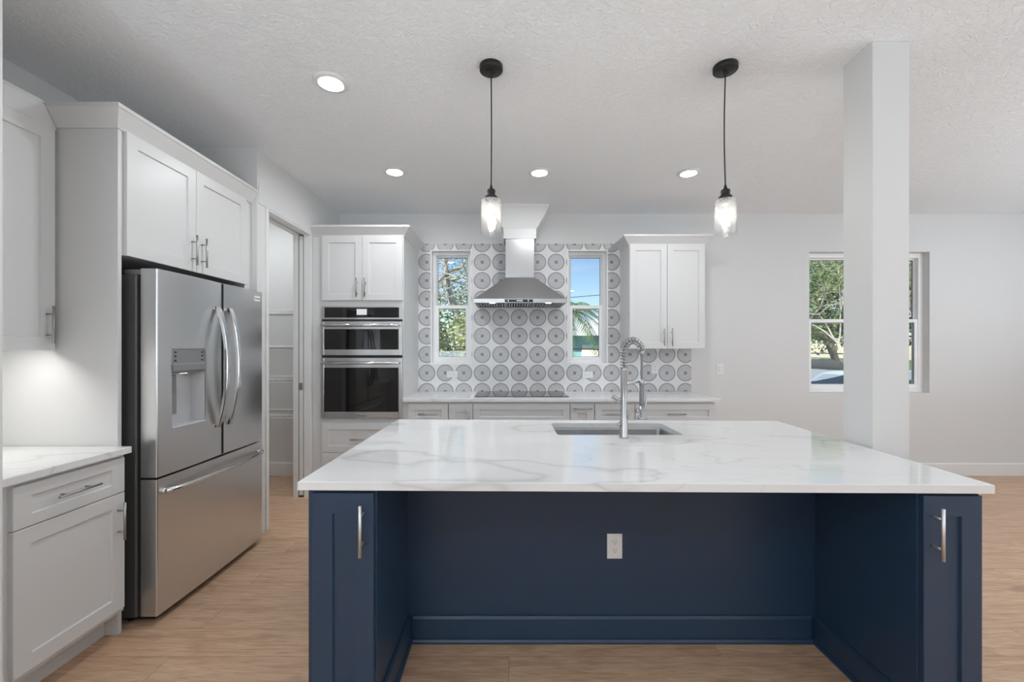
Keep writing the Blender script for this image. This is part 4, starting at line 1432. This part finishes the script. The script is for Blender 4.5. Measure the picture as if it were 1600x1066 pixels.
def tree(x, y, label, trunk, h, r, mats, leaf, seed, depth=3, forks=1, blen=1.8, leafrad=0.8, name='tree', extra=None, per=60):
    rng = random.Random(seed)
    t = thing(name, (x, y, GZ), label, 'tree')
    m, tips = MB(), []
    for k in range(forks):
        a = 2 * PI * k / max(1, forks) + rng.uniform(0, 1)
        lean = 0.0 if forks == 1 else 0.42
        d = Vector((math.cos(a) * lean, math.sin(a) * lean, 1)).normalized()
        p0 = Vector((x + math.cos(a) * r * 0.4 * (forks > 1), y + math.sin(a) * r * 0.4 * (forks > 1), GZ - 0.05))
        pts = [p0 + d * (h * s) + Vector((rng.gauss(0, .04), rng.gauss(0, .04), 0)) * s for s in (0, .3, .6, 1)]
        m.tube(pts, [r * 1.25, r, r * 0.9, r * 0.8], 9)
        for _ in range(3):
            dd = (d + Vector((rng.gauss(0, .7), rng.gauss(0, .7), rng.gauss(.1, .3)))).normalized()
            branches(m, tips, pts[-1], dd, r * 0.6, blen, depth, rng)
    if extra: extra(m, tips)
    m.build('trunk', mats, t)
    m = MB()
    for tp in tips:
        leaf_cloud(m, tp, (leafrad, leafrad, leafrad * 0.7), per, leaf[1], rng, 0.0)
    m.build('foliage', leaf[0], t)
    return t

# pale branching tree outside the left narrow window
def at(px, py, Y): return Vector(((px - 795) / 660 * Y, Y, EYE + (545 - py) / 660 * Y))
rng = random.Random(3)
t = thing('tree', (-2.0, 11.6, GZ), 'pale bare-branched tree outside the window left of the hood', 'tree')
m = MB()
Y1 = 11.5
m.tube([Vector((-0.9, 11.9, GZ - 0.05)), Vector((-1.1, 11.8, 0.8)), at(716, 500, 11.7), at(706, 466, Y1), at(700, 448, Y1), at(698, 430, Y1), at(696, 414, Y1), at(693, 398, Y1), at(690, 370, Y1), at(692, 340, Y1)],
       [0.13, 0.12, 0.10, 0.085, 0.070, 0.062, 0.055, 0.047, 0.038, 0.03], 9)
def limb(pts, r0, r1, y=Y1):
    n = len(pts)
    P = [at(a, b, y + c) for a, b, c in pts]
    m.tube(P, [0.72 * (r0 + (r1 - r0) * k / (n - 1)) for k in range(n)], 7)
limb([(699, 426, 0), (710, 421, .1), (722, 418, .2), (725, 411, .25), (727, 408, .3), (740, 406, .4), (760, 396, .5)], 0.06, 0.04)
limb([(724, 411, .25), (732, 412, .3), (745, 416, .3)], 0.03, 0.02)
limb([(699, 438, 0), (712, 436, -.1), (722, 433, -.2), (733, 436, -.3), (750, 440, -.3)], 0.045, 0.03)
limb([(722, 433, -.2), (734, 429, -.2), (750, 424, -.2)], 0.025, 0.02)
limb([(697, 424, 0), (692, 434, -.2), (684, 440, -.3), (668, 452, -.4)], 0.06, 0.045)
limb([(702, 452, 0), (694, 441, .2), (684, 442, .3), (670, 438, .3)], 0.03, 0.02)
limb([(697, 418, 0), (690, 410, .1), (682, 414, .2), (672, 408, .2)], 0.03, 0.02)
limb([(698, 410, 0), (700, 403, .1), (706, 392, .2), (712, 370, .2)], 0.04, 0.03)
tips = []
for _ in range(34):
    q = at(rng.uniform(660, 750), rng.uniform(415, 480), Y1 + rng.uniform(-.8, .8))
    branches(m, tips, q, Vector((rng.gauss(0, 1), rng.gauss(0, .4), rng.gauss(.2, .5))).normalized(), 0.016, 0.7, 2, rng)
m.build('trunk', M['bark_pale'], t)
m = MB()
for tp in tips:
    leaf_cloud(m, tp, (.22, .22, .18), 7, 0.032, rng, 0.0)
m.build('foliage', M['leaf_lime'], t)

def shrub(x, y, label, rad, zc_, mat, n, size, seed):
    rng = random.Random(seed)
    t = thing('shrub', (x, y, GZ), label, 'shrub')
    m = MB()
    tips = []
    for k in range(6):
        a = rng.uniform(0, 2 * PI)
        branches(m, tips, Vector((x + 0.1 * math.cos(a), y + 0.1 * math.sin(a), GZ - 0.03)), Vector((math.cos(a) * .5, math.sin(a) * .5, 1)).normalized(), 0.03, (zc_ - GZ) * 0.8, 1, rng)
    m.build('stems', M['bark'], t)
    m = MB()
    leaf_cloud(m, (x, y, zc_), rad, n, size, rng, 0.25)
    m.build('foliage', mat, t)
    return t
shrub(-2.05, 10.2, 'dark green leafy shrub low in the left narrow window', (0.75, 0.7, 1.35), 0.95, M['leaf_dark'], 2600, 0.07, 11)
shrub(-0.95, 11.0, 'yellow green shrub beside the dark shrub in the left narrow window', (0.9, 0.8, 1.6), 0.9, M['leaf_lime'], 2400, 0.07, 12)
shrub(-1.9, 14.5, 'tall green bush farther back in the left narrow window', (2.4, 1.2, 2.4), 1.5, M['leaf_mid'], 4200, 0.09, 13)

# palm outside the right narrow window
rng = random.Random(21)
px_, py_ = 1.78, 12.6
t = thing('palm_tree', (px_, py_, GZ), 'palm tree with drooping fronds outside the window right of the hood', 'tree')
m = MB()
top = Vector((px_ + 0.02, py_, 2.45))
m.tube([(px_ - 0.1, py_, GZ - 0.05), (px_ - 0.05, py_, 0.6), (px_, py_, 1.7), tuple(top)], [0.14, 0.11, 0.10, 0.11], 10)
m.build('trunk', M['bark'], t)
NF = 26
for k in range(NF):
    a = 2 * PI * k / NF * 2.4 + rng.uniform(-.2, .2)
    el = rng.uniform(-0.2, 1.25)
    ln = rng.uniform(1.0, 1.5)
    pts = []
    for s in range(9):
        q = s / 8
        rr_ = ln * q * math.cos(el * (1 - 0.3 * q))
        pts.append(top + Vector((math.cos(a) * rr_, math.sin(a) * rr_, ln * q * math.sin(el) - 0.95 * q * q * ln * 0.9)))
    m = MB()
    m.tube(pts, [0.014 * (1 - 0.8 * i / 8) for i in range(9)], 5, cap=False)
    fine = resample(pts, 22)
    for i in range(3, 22):
        d_ = (fine[min(i + 1, 21)] - fine[i - 1]).normalized()
        sd = d_.cross(Vector((0, 0, 1))).normalized()
        ll = 0.42 * (1 - abs(i / 21 - 0.45) * 1.1)
        for s in (-1, 1):
            tip = fine[i] + (sd * s * 0.75 + d_ * 0.55 + Vector((0, 0, -0.45))).normalized() * ll
            w = d_ * 0.017
            m.add([fine[i] - w, fine[i] + w, tip], [(0, 1, 2)])
    m.build('frond', M['leaf_palm'], t)

# teal house
ho = thing('house', (4.6, 19.5, GZ), 'teal house with white roof and cream door outside the right narrow window', 'house')
hx0_, hx1_, hy0_, hy1_, hz_ = 2.2, 8.2, 18.0, 24.0, 1.93
mb = MB(); mb.box(hx0_, hx1_, hy0_, hy1_, GZ, hz_)
mb.build('walls', M['teal'], ho)
mb = MB()
ov_ = 0.45
mb.prism([(hx0_ - ov_, hz_), (hx1_ + ov_, hz_), (hx1_ + ov_, hz_ + 0.12), ((hx0_ + hx1_) / 2, hz_ + 1.2), (hx0_ - ov_, hz_ + 0.12)], 'y', hy0_ - ov_, hy1_ + ov_)
mb.build('roof', M['roofwhite'], ho)
mb = MB(); mb.box(3.10, 3.82, hy0_ - 0.05, hy0_ - 0.001, GZ, 1.55, 0.01)
for k in range(4):
    mb.box(3.12, 3.80, hy0_ - 0.058, hy0_ - 0.05, GZ + 0.1 + k * 0.5, GZ + 0.52 + k * 0.5, 0.004)
d = mb.build('shutter_door', M['cream'], ho); d['label'] = 'cream coloured door'
mb = MB(); mb.box(3.90, 4.5, hy0_ - 0.03, hy0_ - 0.001, 0.3, 1.45)
mb.build('window_glass', M['carglass'], ho)
mb = MB(); mb.box(2.35, 2.75, hy0_ - 0.04, hy0_ - 0.001, 0.2, 1.0, 0.01)
mb.build('window_shutter', M['roofwhite'], ho)

# trees seen through the wide window
tree(17.9, 22.5, 'dark multi-trunk tree with dense crown outside the wide window', 'x', 2.6, 0.15, M['bark'], (M['leaf_dark'], 0.12), 31, depth=2, forks=4, blen=2.0, leafrad=1.25, per=120)
tree(13.35, 15.6, 'grey twiggy tree spreading pale branches across the upper wide window', 'x', 2.4, 0.055, M['bark_pale'], (M['leaf_mid'], 0.055), 33, depth=4, forks=4, blen=1.35, leafrad=0.5, per=10)
tree(23.0, 33.0, 'tall green tree far behind the dark multi-trunk tree', 'x', 3.5, 0.25, M['bark'], (M['leaf_mid'], 0.16), 35, depth=3, forks=1, blen=2.8, leafrad=1.5, per=55)
shrub(17.5, 29.5, 'bright yellow green bush behind the parked dark car', (3.0, 1.4, 1.7), 0.8, M['leaf_lime'], 3000, 0.12, 41)
mb = MB()
mb.box(10, 30, 20.5, 20.9, GZ, 0.32)
structure('garden_edge', mb, M['mulch'], 'low red brown garden edging beyond the driveway', 'garden edging')

def car(x, y, paint, label, rot=0):
    t = thing('car', (x, y, GZ + 0.02), label, 'car')
    z = GZ + 0.02
    c, s = math.cos(rot), math.sin(rot)
    T = lambda u, v, w: (x + u * c - v * s, y + u * s + v * c, z + w)
    W = 0.9
    def loft(secs, smooth=True):
        """secs: list of (half width, outline[(u,w)])"""
        mm = MB()
        n = len(secs[0][1])
        vs = [T(u, v, w) for v, ol in secs for u, w in ol]
        fs = [(i * n + k, i * n + (k + 1) % n, (i + 1) * n + (k + 1) % n, (i + 1) * n + k) for i in range(len(secs) - 1) for k in range(n)]
        fs += [tuple(reversed(range(n))), tuple((len(secs) - 1) * n + k for k in range(n))]
        mm.add(vs, fs)
        return mm
    body = [(-2.25, .35), (-2.3, .62), (-2.2, .92), (-1.4, 1.0), (0.9, .98), (1.9, .88), (2.25, .72), (2.3, .40), (2.0, .25), (-2.0, .25)]
    sq = lambda ol, k: [(u * k, .6 + (w - .6) * k) for u, w in ol]
    loft([(-W, sq(body, .965)), (-W + .07, body), (W - .07, body), (W, sq(body, .965))]).build('body', paint, t)
    cab = [(-2.15, .93), (-1.75, 1.42), (-1.2, 1.52), (0.0, 1.53), (0.45, 1.46), (1.25, .95)]
    cabn = [(u * .97 - .01, w - .035 if w > 1.2 else w) for u, w in cab]
    loft([(-W + .16, cabn), (-W + .28, cab), (W - .28, cab), (W - .16, cabn)]).build('roof', paint, t)
    for sgn in (-1, 1):
        mm = MB(); v = sgn * (W - .155)
        mm.add([T(-1.75, v, 1.0), T(1.0, v, 1.0), T(.40, v, 1.40), T(-1.45, v, 1.42)], [(0, 1, 2, 3)])
        mm.add([T(-1.75, v - sgn * .01, 1.0), T(1.0, v - sgn * .01, 1.0), T(.40, v - sgn * .01, 1.40), T(-1.45, v - sgn * .01, 1.42)], [(3, 2, 1, 0)])
        mm.build('side_window', M['carglass'], t)
        for u in (-1.4, 1.4):
            mm = MB(); mm.cyl(T(u, sgn * (W - .2), .33), T(u, sgn * (W + .005), .33), .33, 24)
            wh = mm.build('wheel', M['rubber'], t)
            mm = MB(); mm.cyl(T(u, sgn * (W - .01), .33), T(u, sgn * (W + .012), .33), .2, 18)
            mm.build('hubcap', M['nickel'], wh)
    mm = MB()
    mm.add([T(1.27, -.62, .97), T(1.27, .62, .97), T(.49, .58, 1.45), T(.49, -.58, 1.45)], [(0, 1, 2, 3)])
    mm.build('windshield', M['carglass'], t)
    return t
car(7.1, 8.3, M['carsilver'], 'silver blue car parked close outside the wide window', rot=PI)
car(13.6, 18.6, M['cardark'], 'dark car parked farther off outside the wide window')

for (pa, pb, Yc, lab) in (((880, 466), (960, 459), 16.0, 'upper dark utility cable crossing the right narrow window'),
                          ((680, 541.5), (960, 546.5), 8.9, 'lower dark utility cable crossing both narrow windows')):
    a, b = at(*pa, Yc), at(*pb, Yc)
    d = (b - a)
    pts = []
    for k in range(25):
        s = -6 + 9 * k / 24
        q = a + d * s if Yc > 12 else a + d * (-1.5 + 4 * k / 24)
        pts.append(q)
    mb = MB(); mb.tube(pts, 0.011, 6)
    tag(mb.build('utility_cable', M['cord']), lab, 'cable')
